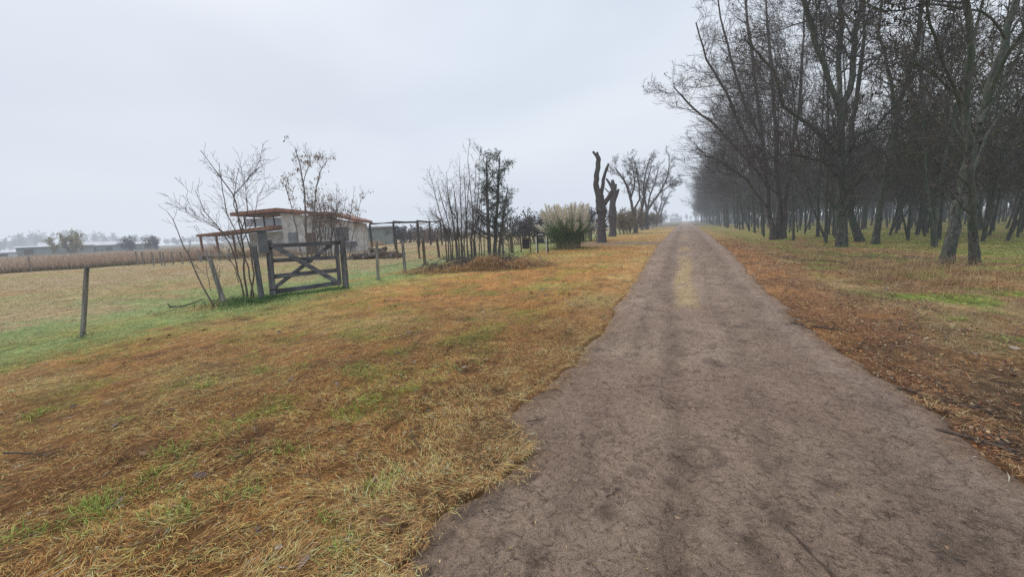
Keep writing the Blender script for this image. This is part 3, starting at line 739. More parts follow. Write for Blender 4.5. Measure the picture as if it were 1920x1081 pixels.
# sticks
def stick(px, py, L, ang, r, label, bend=.15, fork=True, group=None):
    q = at(px, py); onroad = float(road_dist(np.array([q.x]), np.array([q.y]))[0]) < 0
    z0 = .03 if onroad else hz(q.x, q.y)+.025
    root = MB(); pts = []; p = Vector((-L/2, 0, 0)); a_ = random.uniform(-bend, bend); n_ = 7
    for i in range(n_+1):
        pts.append(p.copy()); p = p+Vector((math.cos(a_), math.sin(a_), random.uniform(-.03, .03)))*(L/n_); a_ += random.uniform(-bend, bend)*1.3
    root.tube(pts, [r*(1-.6*i/n_) for i in range(n_+1)], 6, irr=.12)
    if fork:
        for _ in range(2):
            i = random.randint(2, 5); b_ = pts[i]; e = b_+Vector((L*.22, random.choice((-1, 1))*L*.16, .012)); root.tube([b_, b_.lerp(e, .5)+Vector((0, .01, 0)), e], [r*.5, r*.4, r*.25], 5)
    o = root.build('stick', 'stick_bark', smooth=True); o.location = (q.x, q.y, z0); o.rotation_euler = (0, 0, ang)
    tag(o, label, 'stick')
stick(1520, 1045, .34, 1.9, .008, 'curved brown stick at the bottom edge of the photo on the dirt road', .3, False)
stick(1008, 794, .18, .5, .006, 'short forked twig lying near the left edge of the dirt road')
stick(1870, 838, .55, -.5, .016, 'thick dark stick where the road meets the rusty leaves on the right')
stick(1790, 758, .7, -.75, .014, 'long dark stick lying in the leaf litter right of the road', .1)
stick(1540, 614, .7, -.4, .018, 'dark stick at the right edge of the road amid orange leaves', .08, False)
stick(795, 1028, .16, -.3, .005, 'little brown twig at the corner of grass and road in front', .2, False)
stick(770, 826, .35, -.9, .007, 'thin grey twig lying on the dry grass left of the road', .1)
stick(60, 858, .55, .25, .009, 'long pale stick on the grass at the left side', .08)
stick(640, 800, .2, .7, .005, 'small dark twig among the matted grass in the middle of the verge', .2)
stick(1560, 470, 1.2, .3, .02, 'fallen branch on the grass in front of the three-limbed tree', .1)
stick(1150, 930, .12, 1.0, .003, 'tiny black twig in the middle of the dirt road', .3)

# ------------------------------------------------------------------ posts and fences
def post_mesh(H, w, mat, lean=(0, 0), rnd=True, taper=.85, name='fence_post', irr=.05):
    m_ = MB(); top = Vector((lean[0], lean[1], H))
    pts = [Vector((0, 0, -.1)).lerp(top, i/4) for i in range(5)]
    m_.tube(pts, [w*(1-(1-taper)*i/4) for i in range(5)], 9 if rnd else 4, irr=irr)
    return m_.build(name, mat, bevel=0)
def post_px(bx, by, tx, ty, wpx, mat, label, group=None, name='fence_post', rnd=True, parent=None):
    b = gbase(bx, by); t_ = on(tx, ty, b)
    o = post_mesh(t_.z-b.z, wpx*scale_at(b)/2*math.cos(math.atan(abs(bx-960)/F)), mat, (t_.x-b.x, t_.y-b.y), rnd, name=name)
    o.location = b
    if parent is None: tag(o, label, 'post', group)
    else:
        o.parent = parent; o.location = b-parent.location
    return o, b, t_
post_px(151, 632, 163, 499, 12, 'post_wood', 'weathered grey post standing alone in the field on the left')
post_px(421, 568, 393, 484, 11, 'post_pale', 'pale leaning log post left of the gate among the bare stems')
# wire fence right of the gate with its wires
wf = empty('wire_fence', gbase(709, 526), 'sagging wire fence of thin uneven posts from the gate towards the brush pile', 'fence')
tops = []
for bx, by, tx, ty, w, mt in ((709, 526, 706, 452, 6, 'post_pale'), (760, 511, 755, 456, 6, 'post_wood'), (797, 496, 793, 451, 6, 'post_brown'), (824, 483, 819, 447, 5, 'post_brown'), (944, 478, 941, 447, 4, 'post_wood'), (961, 475, 957, 437, 7, 'post_brown')):
    o, b_, t_ = post_px(bx, by, tx, ty, w, mt, '', name='post', parent=wf); tops.append((b_, t_))
wires = MB()
for hh in (.35, .65, .93):
    for (b1, t1), (b2, t2) in zip(tops, tops[1:]):
        p, q = b1.lerp(t1, hh), b2.lerp(t2, hh)
        wires.tube([p-wf.location, p.lerp(q, .5)-Vector((0, 0, .04))-wf.location, q-wf.location], [.0065]*3, 4)
wires.build('wires', 'iron', wf)
for bx, by, tx, ty, lab in ((746, 485, 742, 447, 'thin brown post behind the wire fence, below the pergola frame'), (787, 484, 783, 449, 'thin leaning post behind the wire fence, right of the pale one'), (698, 470, 697, 448, 'short stake beside the heap of logs')):
    post_px(bx, by, tx, ty, 4, 'post_brown', lab)
# far fence across the field
ff = empty('post_fence', at(255, 497), 'fence of close dark posts in front of the tall tan grass across the field', 'fence')
for bx, by, tx, ty in ((259, 497, 254, 471), (270, 497, 265, 472), (288, 497, 284, 472), (303, 497, 299, 472), (309, 497, 305, 473), (325, 495, 321, 472), (343, 495, 338, 472), (357, 493, 353, 468), (376, 492, 372, 470), (391, 491, 387, 468), (60, 510, 53, 481), (412, 489, 409, 467), (432, 488, 429, 466)):
    post_px(bx, by, tx, ty, 3.6, 'post_wood', '', name='post', parent=ff)
a_, b_ = at(250, 497), at(440, 488); rl = MB()
for z_ in (.45, .85): rl.tube([a_+Vector((0, 0, z_))-ff.location, b_+Vector((0, 0, z_))-ff.location], [.012]*2, 4)
rl.build('rail', 'post_wood', ff)

# ------------------------------------------------------------------ gate
gl, gr = gbase(491, 560), gbase(649, 543)
gd = (gr-gl); gd.z = 0; glen = gd.length; ang = math.atan2(gd.y, gd.x)
o, _, _ = post_px(491, 560, 476, 461, 14, 'gate_upright', 'dark squared gate post on the left side of the wooden gate', name='gate_post', rnd=False, group=None)
o['label'] = 'left post of the wooden gate, with a grey box fixed beside its top'; o['category'] = 'gate post'
pb = o
bx_ = MB(); tp = on(489, 455, gl); bx_.box((0, 0, 0), (.22, .16, .56), jit=.01); bx_.box((0, 0, .31), (.29, .22, .04))
q = bx_.build('box', 'grey_box', pb, bevel=.01); q.location = tp-pb.location+Vector((.02, .05, 0)); q.rotation_euler = (0, 0, ang)
o, _, _ = post_px(649, 543, 641, 445, 12, 'gate_upright', 'right post of the wooden gate, thick and grey with a rounded top', name='gate_post'); o['category'] = 'gate post'
gate = empty('farm_gate', (gl.x, gl.y, 0), 'dark weathered five-bar wooden gate with crossed diagonal braces', 'gate', rz=ang)
gs = scale_at(gl)
def G(px, py, off=0.):                 # local gate coordinates of a photo position on the gate's own plane
    nrm = Vector((gd.y, -gd.x, 0)).normalized(); dd = ray(px, py)
    t_ = (gl-EYE).dot(nrm)/dd.dot(nrm); P_ = EYE+dd*t_-Vector((gl.x, gl.y, 0))
    e = gd.normalized(); return Vector((P_.dot(e), off, P_.z))
def gbar(name, p, q, w, h, mat, off):
    a_ = G(*p, off); b_ = G(*q, off); m_ = MB(); m_.bar(a_, b_, w, h, jit=.006); return m_.build(name, mat, gate, bevel=.006)
gbar('stile', (503, 450), (512, 553), .07, .145, 'gate_upright', 0)
gbar('stile', (631, 455), (637, 533), .07, .11, 'gate_upright', 0)
for (p, q, h) in (((500, 461), (640, 454.5), .11), ((503, 489), (634, 482), .105), ((508, 519), (636, 506), .12), ((510, 548), (638, 530), .125)):
    gbar('rail', p, q, .045, h, 'gate_wood', -.003+.062)
gbar('brace', (508, 545), (622, 458), .04, .10, 'gate_wood', .108)
gbar('brace', (509, 458), (638, 532), .045, .13, 'gate_wood', -.06)
for (p, q) in (((497, 466), (530, 464)), ((507, 543), (540, 540))):
    hg = MB(); hg.bar(G(*p, -.04), G(*q, -.04), .012, .035); hg.build('hinge', 'iron', gate)
lt = MB(); c0 = G(633, 453, -.07); lt.box(c0, (.2, .03, .05)); lt.build('latch', 'iron', gate)

# ------------------------------------------------------------------ house
hb = at(540, 478); e_r = Vector((fw.x, fw.y, 0)).normalized()
right = Vector((e_r.y, -e_r.x, 0)); hrot = math.atan2(right.y, right.x)+.10
s = scale_at(hb); hs = s
house = empty('house', (hb.x, hb.y, 0), 'small white house with rust red sloping roofs behind the gate', 'house', rz=hrot)
def hx(px): return (px-540)*hs
W_R = hx(665); D_ = 5.0
wl = MB()
def prism(m_, prof, y0, y1):              # profile in x,z extruded along y
    k = len(m_.v); n_ = len(prof)
    for yy in (y0, y1):
        for (a_, b_) in prof: m_.v.append((a_, yy, b_))
    m_.f.append(tuple(k+i for i in range(n_))); m_.f.append(tuple(k+n_+i for i in range(n_))[::-1])
    for i in range(n_): m_.f.append((k+i, k+n_+i, k+n_+(i+1) % n_, k+(i+1) % n_))
prism(wl, [(hx(536), -.1), (hx(600), -.1), (hx(600), 3.55), (hx(536), 3.95)], 0, D_)
prism(wl, [(hx(600)+.003, -.1), (W_R, -.1), (W_R, 2.75), (hx(600)+.003, 3.45)], -.25, D_-.3)
wl.build('wall', 'render_white', house)
wl = MB(); prism(wl, [(hx(470), -.1), (hx(536)-.01, -.1), (hx(536)-.01, 2.35), (hx(470), 2.2)], .6, D_-.2); wl.build('wall', 'render_white', house)
def slab(name, prof, y0, y1, mat, parent=house):
    m_ = MB(); prism(m_, prof, y0, y1); return m_.build(name, mat, parent)
# upper roof: level over the clerestory, then falling right
slab('roof', [(hx(458), 3.82), (hx(538), 4.08), (hx(538), 4.40), (hx(458), 4.12)], -.75, D_+.5, 'fascia')
slab('roof', [(hx(538)+.004, 4.08), (hx(618), 3.50), (hx(618), 3.80), (hx(538)+.004, 4.40)], -.75, D_+.5, 'roof_rust')
slab('roof', [(hx(592), 3.54), (hx(624), 3.62), (hx(676), 2.76), (hx(676), 3.04), (hx(624), 3.90), (hx(592), 3.80)], -.95, D_, 'roof_rust')
slab('porch_roof', [(hx(407), 2.08), (hx(535), 2.50), (hx(535), 2.80), (hx(407), 2.28)], -1.6, 2.2, 'fascia')
cw = MB(); cw.box((hx(495), D_*.35, 3.25), (hx(580)-hx(498), .05, .8)); q = cw.build('clerestory', 'glass_sky', house)
for px in (455, 473, 490, 508, 524):
    fr = MB(); fr.box((hx(px), D_*.35-.06, 3.3), (.09, .09, 1.1)); fr.build('mullion', 'iron', q)
for px, yy in ((411, -1.4), (437, -1.4), (428, 1.9), (465, -1.4)):
    m_ = MB(); m_.box((hx(px), yy, 1.05), (.13, .13, 2.3)); m_.build('porch_post', 'rusty_post', house)
wn = MB(); wn.box((hx(642), -.28, 1.75), (1.25, .06, 1.25)); w_ = wn.build('window', 'glass_dark', house)
m_ = MB()
for k_ in range(6): m_.box((hx(642)-.6+.24*k_, -.34, 1.75), (.035, .035, 1.3))
for k_ in range(3): m_.box((hx(642), -.365, 1.2+.55*k_), (1.35, .02, .04))
m_.build('grille', 'iron', w_)
wn = MB(); wn.box((hx(553), -.03, 1.6), (.8, .06, 1.0)); wn.build('window', 'glass_dark', house)
dr = MB(); dr.box((hx(585), -.03, 1.0), (.9, .06, 2.0)); dr.build('door', 'post_brown', house)
pl_ = MB(); pl_.box((hx(655), -.62, .75), (1.5, .4, .5)); q = pl_.build('planter_box', 'grey_box', None, bevel=.02); q.location = hb; q.rotation_euler = (0, 0, hrot); tag(q, 'grey box against the white wall under the barred window', 'box')
bn = MB(); bn.box((hx(440), -2.2, .42), (2.6, .5, .08)); bn.box((hx(440)-1.1, -2.2, .19), (.12, .4, .38)); bn.box((hx(440)+1.1, -2.2, .19), (.12, .4, .38)); q = bn.build('bench', 'concrete', None); q.location = hb; q.rotation_euler = (0, 0, hrot); tag(q, 'pale low bench in front of the porch of the house', 'bench')

# pergola
pg = empty('pergola', at(741, 467), 'open rusty frame of posts and beams right of the house', 'pergola')
cr_ = {}
PX = {'a': (698, 466, 421), 'b': (742, 469, 419), 'c': (787, 465, 415.5), 'd': (749, 460, 428), 'e': (783, 458, 419), 'f': (829, 459, 414)}
bA, bB, bC, bF = at(698, 467), at(742, 467.5), at(786, 464.5), at(829, 459)
bk = Vector((fw.x, fw.y, 0)).normalized()*6
P6 = [bA, bB, bC, bF, bA+bk+Vector((3.5, 1.5, 0)), bC+bk]
Ht = 2.65
for p in P6:
    m_ = MB(); m_.box(p-pg.location+Vector((0, 0, Ht/2-.1)), (.14, .14, Ht+.2)); m_.build('post', 'iron', pg)
for i, j in ((0, 1), (1, 2), (2, 3), (0, 4), (4, 5), (5, 3), (1, 4), (2, 5)):
    m_ = MB(); a_ = P6[i]-pg.location; b_ = P6[j]-pg.location; dz_ = .1 if (i, j) in ((0, 4), (5, 3), (1, 4), (2, 5)) else 0.
    m_.bar(a_+Vector((0, 0, Ht+dz_)), b_+Vector((0, 0, Ht+dz_)), .12, .1); m_.build('beam', 'rusty_post' if i == 4 else 'iron', pg)

# heap of logs
hc = at(705, 484)
lg = []
for k_ in range(3):
    m_ = MB(); m_.tube([(-.28, 0, 0), (-.1, .02, .01), (.1, -.01, 0), (.28, .01, .01)], [.10, .11, .10, .09], 8, irr=.15); o = m_.build('log', ['log_bark', 'stone_mix', 'post_brown'][k_], smooth=True); lg.append(o)
for k_ in range(66):
    o = lg[k_] if k_ < 3 else lg[k_ % 3].copy()
    if k_ >= 3: col.objects.link(o)
    u = random.uniform(-1, 1); v_ = random.uniform(-1, 1)*.8
    top = .62*(1-abs(u)**1.6)*(1-abs(v_)*.5)
    o.location = hc+right*(u*1.75)+e_r*(v_*.8)+Vector((0, 0, .08+random.random()*top)); o.rotation_euler = (random.uniform(-.4, .4), random.uniform(-.4, .4), random.uniform(0, 6.28)); s_ = random.uniform(.7, 1.4); o.scale = (s_, s_, s_)
    tag(o, 'short cut log in the low heap beside the house', 'log', 'logs heaped beside the house')

# flat roofed shed behind
sb = at(705, 458); sh = empty('shed', sb, 'low flat-roofed shed showing dimly behind the pergola', 'shed', rz=hrot)
ss = scale_at(sb); m_ = MB(); m_.box((0, 0, 1.3), (70*ss, 4, 2.6)); m_.build('wall', 'barn_wall', sh)
m_ = MB(); m_.box((0, 0, 2.7), (78*ss, 5, .18)); m_.build('roof', 'metal_roof', sh)

# ------------------------------------------------------------------ far barns
def barn(x0, x1, yb, roofs, label, wallmat='barn_wall', H=3.0, dist=120., ridge=None, name='barn'):
    """long low barn across the line of sight at a given distance"""
    xm = (x0+x1)/2; dd = ray(xm, yb); dh = Vector((dd.x, dd.y, 0)).normalized()
    f_ = dh.dot(Vector((fw.x, fw.y, 0)).normalized()); c_ = Vector((dh.x, dh.y, 0))*dist; s_ = dist*f_/F
    Wd = (x1-x0)*s_*f_; b_ = empty(name, (c_.x, c_.y, 0), label, 'barn', rz=math.atan2(-dh.x, dh.y)+.05)
    m_ = MB(); m_.box((0, 0, H/2), (Wd, 5, H)); m_.build('wall', wallmat, b_)
    m_ = MB(); rz_ = ridge or H+1.2
    prism_ = [(-3, H-.1), (0, rz_), (3, H-.1), (3, H+.1), (0, rz_+.2), (-3, H+.1)]
    k = 0; n_ = 6
    for xx in (-Wd/2-.5, Wd/2+.5):
        for (a__, b__) in prism_: m_.v.append((xx, a__, b__))
    m_.f += [(0, 1, 4, 5), (1, 2, 3, 4), (6, 11, 10, 7), (7, 10, 9, 8), (5, 4, 10, 11), (4, 3, 9, 10), (0, 6, 7, 1), (1, 7, 8, 2), (0, 5, 11, 6), (2, 8, 9, 3)]
    m_.build('roof', 'metal_roof', b_)
    for k_ in range(int(Wd/4)):
        m_ = MB(); m_.box((-Wd/2+2+k_*4, -2.55, H*.45), (1.6, .1, H*.55)); m_.build('opening', 'iron', b_)
    return b_
barn(80, 175, 470, None, 'long pale-roofed barn behind the small yellowish tree across the field', H=2.5, dist=195, ridge=3.7)
barn(33, 96, 472, None, 'low lean-to barn left of the small yellowish tree', H=2.5, dist=180, ridge=2.7)
barn(160, 235, 468, None, 'low grey barn with a bright metal roof right of the yellowish tree', H=2.3, dist=205, ridge=3.4)
barn(236, 296, 466, None, 'dim low shed at the right end of the distant barns', H=2.2, dist=205, ridge=2.7)
barn(-60, 32, 472, None, 'long white tunnel greenhouse at the left edge of the photo', wallmat='greenhouse', H=1.3, dist=190, ridge=1.6, name='greenhouse')
bb = barn(1256, 1278, 405, None, 'faint low house in the mist at the end of the road', H=4.6, dist=620, ridge=8, name='farmhouse')

# ------------------------------------------------------------------ shrubs, traced trees on the left
SP = PP(levels=4, k=[13, 6, 5], t0=[.2, .15, .15], lf=[.44, .55, .5], rmin=.0035, rf=[.42, .5, .6], ang=[(25, 58), (25, 60), (25, 60)], wob=[.05, .13, .16, .16], up=[.03, .07, .04, .01])
def zx(pts):      # positions read off an enlarged crop
    return [(300+a_/3.18, 260+b_/3.18) for a_, b_ in pts]
hero(470, 556, [(zx([(520, 945), (500, 760), (490, 620), (475, 500), (435, 320), (345, 200), (240, 60)]), [3.4, 3, 2.7, 2.4, 2, 1.5, .8], .3),
                (zx([(560, 940), (520, 760), (470, 600), (400, 440), (370, 300), (350, 130)]), [3, 2.6, 2.2, 1.8, 1.4, .7], -.3),
                (zx([(500, 930), (470, 800), (420, 620), (330, 500), (260, 420), (210, 300)]), [3, 2.6, 2.2, 1.7, 1.3, .7], .2),
                (zx([(540, 940), (560, 800), (540, 650), (490, 520), (440, 380), (470, 160)]), [3, 2.6, 2.2, 1.8, 1.4, .7], 0),
                (zx([(435, 330), (480, 280), (550, 200), (600, 100)]), [1.8, 1.4, 1.1, .6], .3),
                (zx([(480, 560), (520, 420), (510, 300), (500, 200)]), [1.8, 1.4, 1., .6], -.3),
                (zx([(490, 600), (560, 470), (580, 340), (630, 250)]), [1.8, 1.4, 1., .6], .4),
                (zx([(450, 600), (330, 520), (230, 460), (170, 400)]), [1.6, 1.3, 1., .6], -.4),
                (zx([(470, 850), (440, 740), (330, 650), (320, 620)]), [1.6, 1.3, 1., .6], -.2)],
     'bare many-stemmed sapling left of the gate with smooth upswept branches', P=PP(**{**SP, 'L0': 2.4, 'k': [9, 5, 3]}), mats=('twigs_light', 'twigs_light'), name='sapling', cat='shrub', thin=.62, sides=(6, 3))
hero(404, 575, [(zx([(325, 1000), (240, 855), (190, 740), (110, 560), (75, 470), (30, 415)]), [3, 2.6, 2.2, 1.6, 1.2, .6], 0),
                (zx([(300, 900), (280, 800), (275, 700)]), [1.2, 1, .5], 0), (zx([(350, 1000), (355, 900), (345, 830)]), [1.2, 1, .5], 0)],
     'single thin bare stem bending far to the left beside the leaning log post', P=PP(**{**SP, 'L0': 1.2, 'k': [6, 3, 2]}), mats=('twigs_light', 'twigs_light'), name='sapling', cat='shrub', thin=.62, sides=(6, 3))
LB = (C(.20, .13, .10), C(.38, .28, .21))
seed_ = dict(lv=[1, 2, 3], p=.07, per=6, size=.17, asp=.35, droop=1.2, jit=.10, col=LB, z0=3.2)
hero(578, 492, [([(576, 494), (574, 440), (571, 360), (563, 310), (553, 276)], [3.6, 3, 2.4, 1.8, .9], 0, {'k': [14, 5, 4]}),
                ([(584, 494), (588, 420), (592, 360), (600, 320), (613, 300)], [2.6, 2.2, 1.8, 1.3, .6], .5),
                ([(570, 494), (555, 430), (545, 380), (535, 350), (541, 331)], [2.2, 1.8, 1.4, 1, .5], -.5),
                ([(566, 350), (575, 320), (582, 300), (580, 290)], [1.4, 1.1, .9, .5], 0)],
     'tall bare sapling with brown drooping seed heads in front of the house', P=PP(**{**SP, 'L0': 3.2}), leaf=seed_, mats=('twigs_light', 'twigs_light'), name='sapling', cat='shrub', thin=.62, sides=(6, 3))
lims = []
for k_ in range(24):
    bx2 = random.uniform(590, 664); tx2 = bx2+random.uniform(-26, 26); ty2 = random.uniform(340, 405)
    lims.append(([(bx2, 484), (bx2+(tx2-bx2)*.3, 440), (tx2*.7+bx2*.3, 400), (tx2, ty2)], [1.3, 1.1, .8, .4], random.uniform(-1, 1)))
hero(630, 482, lims, 'clump of fine bare upright stems in front of the barred window', P=PP(**{**SP, 'L0': 2.6, 'k': [12, 6, 5]}), leaf={**seed_, 'p': .035, 'z0': 2.4}, mats=('twigs_light', 'twigs_light'), name='bare_shrub', cat='shrub', thin=.62, sides=(5, 3))

lims = []
for (bx2, tx2, ty2) in ((842, 808, 330), (850, 822, 350), (856, 836, 320), (862, 850, 345), (868, 862, 300), (872, 880, 268), (878, 870, 320), (884, 893, 300), (892, 880, 340), (838, 815, 385), (846, 800, 400), (886, 900, 285), (866, 840, 370), (858, 858, 385), (890, 905, 350)):
    lims.append(([(bx2, 488), (bx2-2, 450), (tx2*.4+bx2*.6, 410), (tx2*.8+bx2*.2, 360 if ty2 < 340 else ty2+22), (tx2, ty2)], [2.6, 2.1, 1.7, 1.2, .5], random.uniform(-1., 1.)))
hero(865, 487, lims, 'tall thicket of bare grey stems rising from the brush pile', P=PP(**{**SP, 'L0': 3.0, 'k': [13, 7, 5]}), mats=('twigs', 'twigs_light'), name='bare_shrub', cat='shrub', thin=.62, sides=(6, 3))
# feathery dark evergreen
cb = gbase(925, 482); ev = empty('evergreen_tree', cb, 'slender dark evergreen with feathery drooping sprays beside the bare thicket', 'tree')
EP = PP(levels=3, seg=[8, 6, 4], k=[34, 9], t0=[.18, .1], lf=[.30, .35], ltap=[.55, .3], rmin=.006, ang=[(50, 80), (30, 60)], up=[0, .05, -.03], wob=[.02, .08, .1])
out = traced((cb.x, cb.y), [([(918, 484), (916, 420), (912, 350), (913, 290)], [4, 3.4, 2.4, .8], 0), ([(928, 484), (930, 420), (934, 350), (937, 292)], [4, 3, 2.2, .8], .4), ([(936, 484), (940, 430), (946, 390), (952, 350)], [3, 2.4, 1.8, .8], -.3, {'k': [24, 8]})], EP)
lf = dict(lv=[1, 2], p=.8, per=4, size=.19, asp=.17, droop=.3, jit=.06, col=(C(.05, .075, .055), C(.13, .175, .13)), dead=False, z0=.9)
tree_parts(ev, out, 1, (7, 3), 'bark_grey', 'twigs', lf)
lims = [([(b_, 482), (b_+random.uniform(-3, 3), 440), (b_+random.uniform(-8, 8), t_)], [1.7, 1.4, .6], random.uniform(-.8, .8)) for b_, t_ in ((898, 380), (908, 400), (944, 395), (955, 405), (903, 350))]
hero(930, 484, lims, 'low bare stems around the foot of the feathery evergreen', P=PP(**{**SP, 'L0': 2.0, 'k': [7, 4, 3]}), mats=('twigs', 'twigs'), name='bare_shrub', cat='shrub', thin=.62, sides=(5, 3))

# pollards
zz = lambda L_: [(940+a_/4.157, 250+b_/4.157) for a_, b_ in L_]
PO = PP(levels=2, k=[0], seg=[3, 3])
hero(1127, 455, [(zz([(778, 855), (782, 740), (782, 640), (782, 610), (770, 545), (768, 480)]), [9.5, 7.5, 8, 10.5, 8.5, 8]),
                 (zz([(770, 500), (745, 430), (735, 385), (748, 300), (757, 200), (748, 172)]), [7, 5.5, 5, 4.8, 4.4, 3.6]),
                 (zz([(757, 190), (735, 168), (712, 140)]), [3.6, 2.6, 1.8]), (zz([(755, 190), (750, 165), (747, 145)]), [3, 2.2, 2]),
                 (zz([(775, 490), (788, 410), (802, 330), (822, 270), (836, 235)]), [4, 3.6, 3, 2.5, 2]),
                 (zz([(785, 570), (815, 530), (840, 490), (862, 450)]), [5.5, 4.6, 4, 3.4])],
     'tallest lopped tree with cut limbs reaching up like fingers, beside the pampas grass', P=PO, mats=('bark_pollard', 'bark_pollard'), name='pollarded_tree', bend=2.)
hero(1149, 443, [(zz([(865, 815), (868, 740), (866, 650), (866, 560), (872, 470), (878, 395)]), [8, 6.5, 8, 6, 6, 5.5]),
                 (zz([(876, 410), (868, 380), (866, 360)]), [4, 3.4, 2.8]), (zz([(866, 430), (845, 390), (818, 350)]), [3.2, 2.5, 1.8]),
                 (zz([(872, 540), (895, 490), (914, 432)]), [4, 3, 2.2]), (zz([(860, 480), (830, 450), (806, 425)]), [1.6, 1.2, .8])],
     'shorter lopped tree with stubby cut limbs, behind the tallest lopped one', P=PO, mats=('bark_pollard', 'bark_pollard'), name='pollarded_tree', bend=2.)
UPp = PP(levels=5, seg=[6, 5, 5, 4, 3], k=[11, 8, 7, 6], t0=[.3, .2, .2, .2], lf=[.5, .55, .5, .5], ltap=[.3, .3, .3, .3], rmin=.011, rf=[.45, .5, .5, .5], ang=[(25, 60), (25, 60), (30, 65), (30, 65)], wob=[.06, .16, .2, .2, .2], up=[.05, .06, .02, 0, 0], tip=[.3, .3, .4, .5, .5])
def umb(px, py, limbs, label, L0):
    hero(px, py, limbs, label, thin=.75, P=PP(**{**UPp, 'L0': L0}), leaf=dict(lv=[4], p=.10, per=3, size=.2, asp=.4, droop=1, jit=.15, col=(C(.05, .045, .035), C(.12, .10, .07))), mats=('bark_pollard', 'twigs'), sides=(8, 3))
umb(1192, 437, [(zz([(1045, 778), (1046, 730), (1050, 680)]), [6.5, 5.5, 5.5], 0, {'k': [0, 0, 0, 0]}), (zz([(1045, 690), (1020, 560), (1000, 480), (965, 380), (920, 310), (880, 260)]), [4.5, 3.4, 3, 2.2, 1.6, .9], -1),
                (zz([(1055, 690), (1085, 640), (1108, 520), (1125, 420), (1150, 330), (1170, 250)]), [4.5, 4, 3.2, 2.4, 1.6, .8], 1),
                (zz([(1040, 650), (1045, 570), (1080, 510), (1075, 420), (1060, 300), (1020, 180)]), [3, 2.6, 2.2, 1.8, 1.3, .7], 1.5),
                (zz([(1010, 500), (1040, 400), (1030, 300), (1010, 200)]), [2.2, 1.7, 1.2, .6], -1.5)], 'bare spreading tree with a wide rounded crown, right of the lopped trees', 5.)
umb(1213, 430, [(zz([(1133, 750), (1135, 680), (1136, 590)]), [5, 4.5, 4.4], 0, {'k': [0, 0, 0, 0]}), (zz([(1136, 600), (1190, 520), (1250, 440), (1290, 350), (1310, 250), (1305, 160)]), [3.6, 3, 2.3, 1.8, 1.2, .7], 0),
                (zz([(1136, 600), (1115, 510), (1110, 400), (1130, 280), (1160, 180)]), [3.4, 2.8, 2, 1.4, .7], 1), (zz([(1140, 590), (1160, 480), (1200, 380), (1230, 250)]), [2.5, 2, 1.5, .8], -1.),
                (zz([(1230, 470), (1290, 420), (1345, 390)]), [1.6, 1.2, .7], 1)], 'bare spreading tree whose right limb arches toward the road', 6.)
umb(1230, 423, [(zz([(1207, 720), (1220, 640), (1200, 580), (1180, 500)]), [2.4, 2, 1.6, 1], 0), (zz([(1232, 700), (1240, 640), (1262, 570), (1290, 500), (1330, 450)]), [2.4, 2, 1.6, 1.2, .6], 0), (zz([(1220, 640), (1250, 540), (1260, 440)]), [1.8, 1.4, .7], 2)],
    'smallest of the bare spreading trees, farthest along the left verge', 6.5)
for px, lab in ((1246, 'misty little tree near the far end of the left verge'),):
    umb(px, 417, [([(px, 417.6), (px, 412), (px+1, 404), (px+3, 396)], [1.4, 1.2, 1, .5], 0)], lab, 9.)

# pampas grass
pb_ = gbase(1066, 465); pg2 = empty('pampas_grass', pb_, 'great clump of pampas grass with cream plumes beside the lopped trees', 'plant')
sP = scale_at(pb_); rad_ = 46*sP
def arcs(n, r0_, hmin, hmax, spread, w, cfun, name, segs=5):
    a_ = rng.uniform(0, 6.28, n); rr = rng.random(n)**.6*r0_; H = rng.uniform(hmin, hmax, n); out_ = rng.uniform(.2, 1., n)*spread
    bx_2 = np.cos(a_)*rr; by_2 = np.sin(a_)*rr; a2_ = a_+rng.normal(0, .5, n)
    tq = np.linspace(0, 1, segs+1); P_ = np.empty((n, segs+1, 3))
    for i, q in enumerate(tq):
        P_[:, i, 0] = bx_2+np.cos(a2_)*out_*q**2; P_[:, i, 1] = by_2+np.sin(a2_)*out_*q**2; P_[:, i, 2] = H*(q-.38*q**3*np.clip(out_/spread, 0, 1)*1.2)
    sd = np.stack([-np.sin(a2_), np.cos(a2_), np.zeros(n)], 1)[:, None, :]; ph = rng.uniform(-1, 1, (n, 1, 1)); sd = sd+np.stack([np.cos(a2_), np.sin(a2_), np.zeros(n)], 1)[:, None, :]*ph
    ww = w*(1-tq*.8)[None, :, None]*sd*rng.uniform(.6, 1.3, (n, 1, 1))
    V = np.stack([P_-ww, P_+ww], 2).reshape(-1, 3); k = np.arange(n)[:, None]*(segs+1)*2
    Fs = [k+np.array([[2*i, 2*i+1, 2*i+3, 2*i+2]]) for i in range(segs)]
    return V, Fs, np.repeat(cfun(n), (segs+1)*2, axis=0), P_
V, Fs, cc, _ = arcs(6500, rad_*.42, 1.0, 2.6, rad_*1.15, .010, lambda n: mixc(np.tile(C(.11, .25, .09), (n, 1)), C(.40, .44, .16), rng.random(n)**1.8), 'leaves')
mesh_np('foliage', V, Fs, 'blades', pg2, cc)
V, Fs, cc, _ = arcs(900, rad_*.5, 1.8, 2.9, rad_*.5, .010, lambda n: np.tile(C(.50, .40, .22), (n, 1))*rng.uniform(.6, 1.2, (n, 1)), 'stalks')
mesh_np('dry_blades', V, Fs, 'blades', pg2, cc)
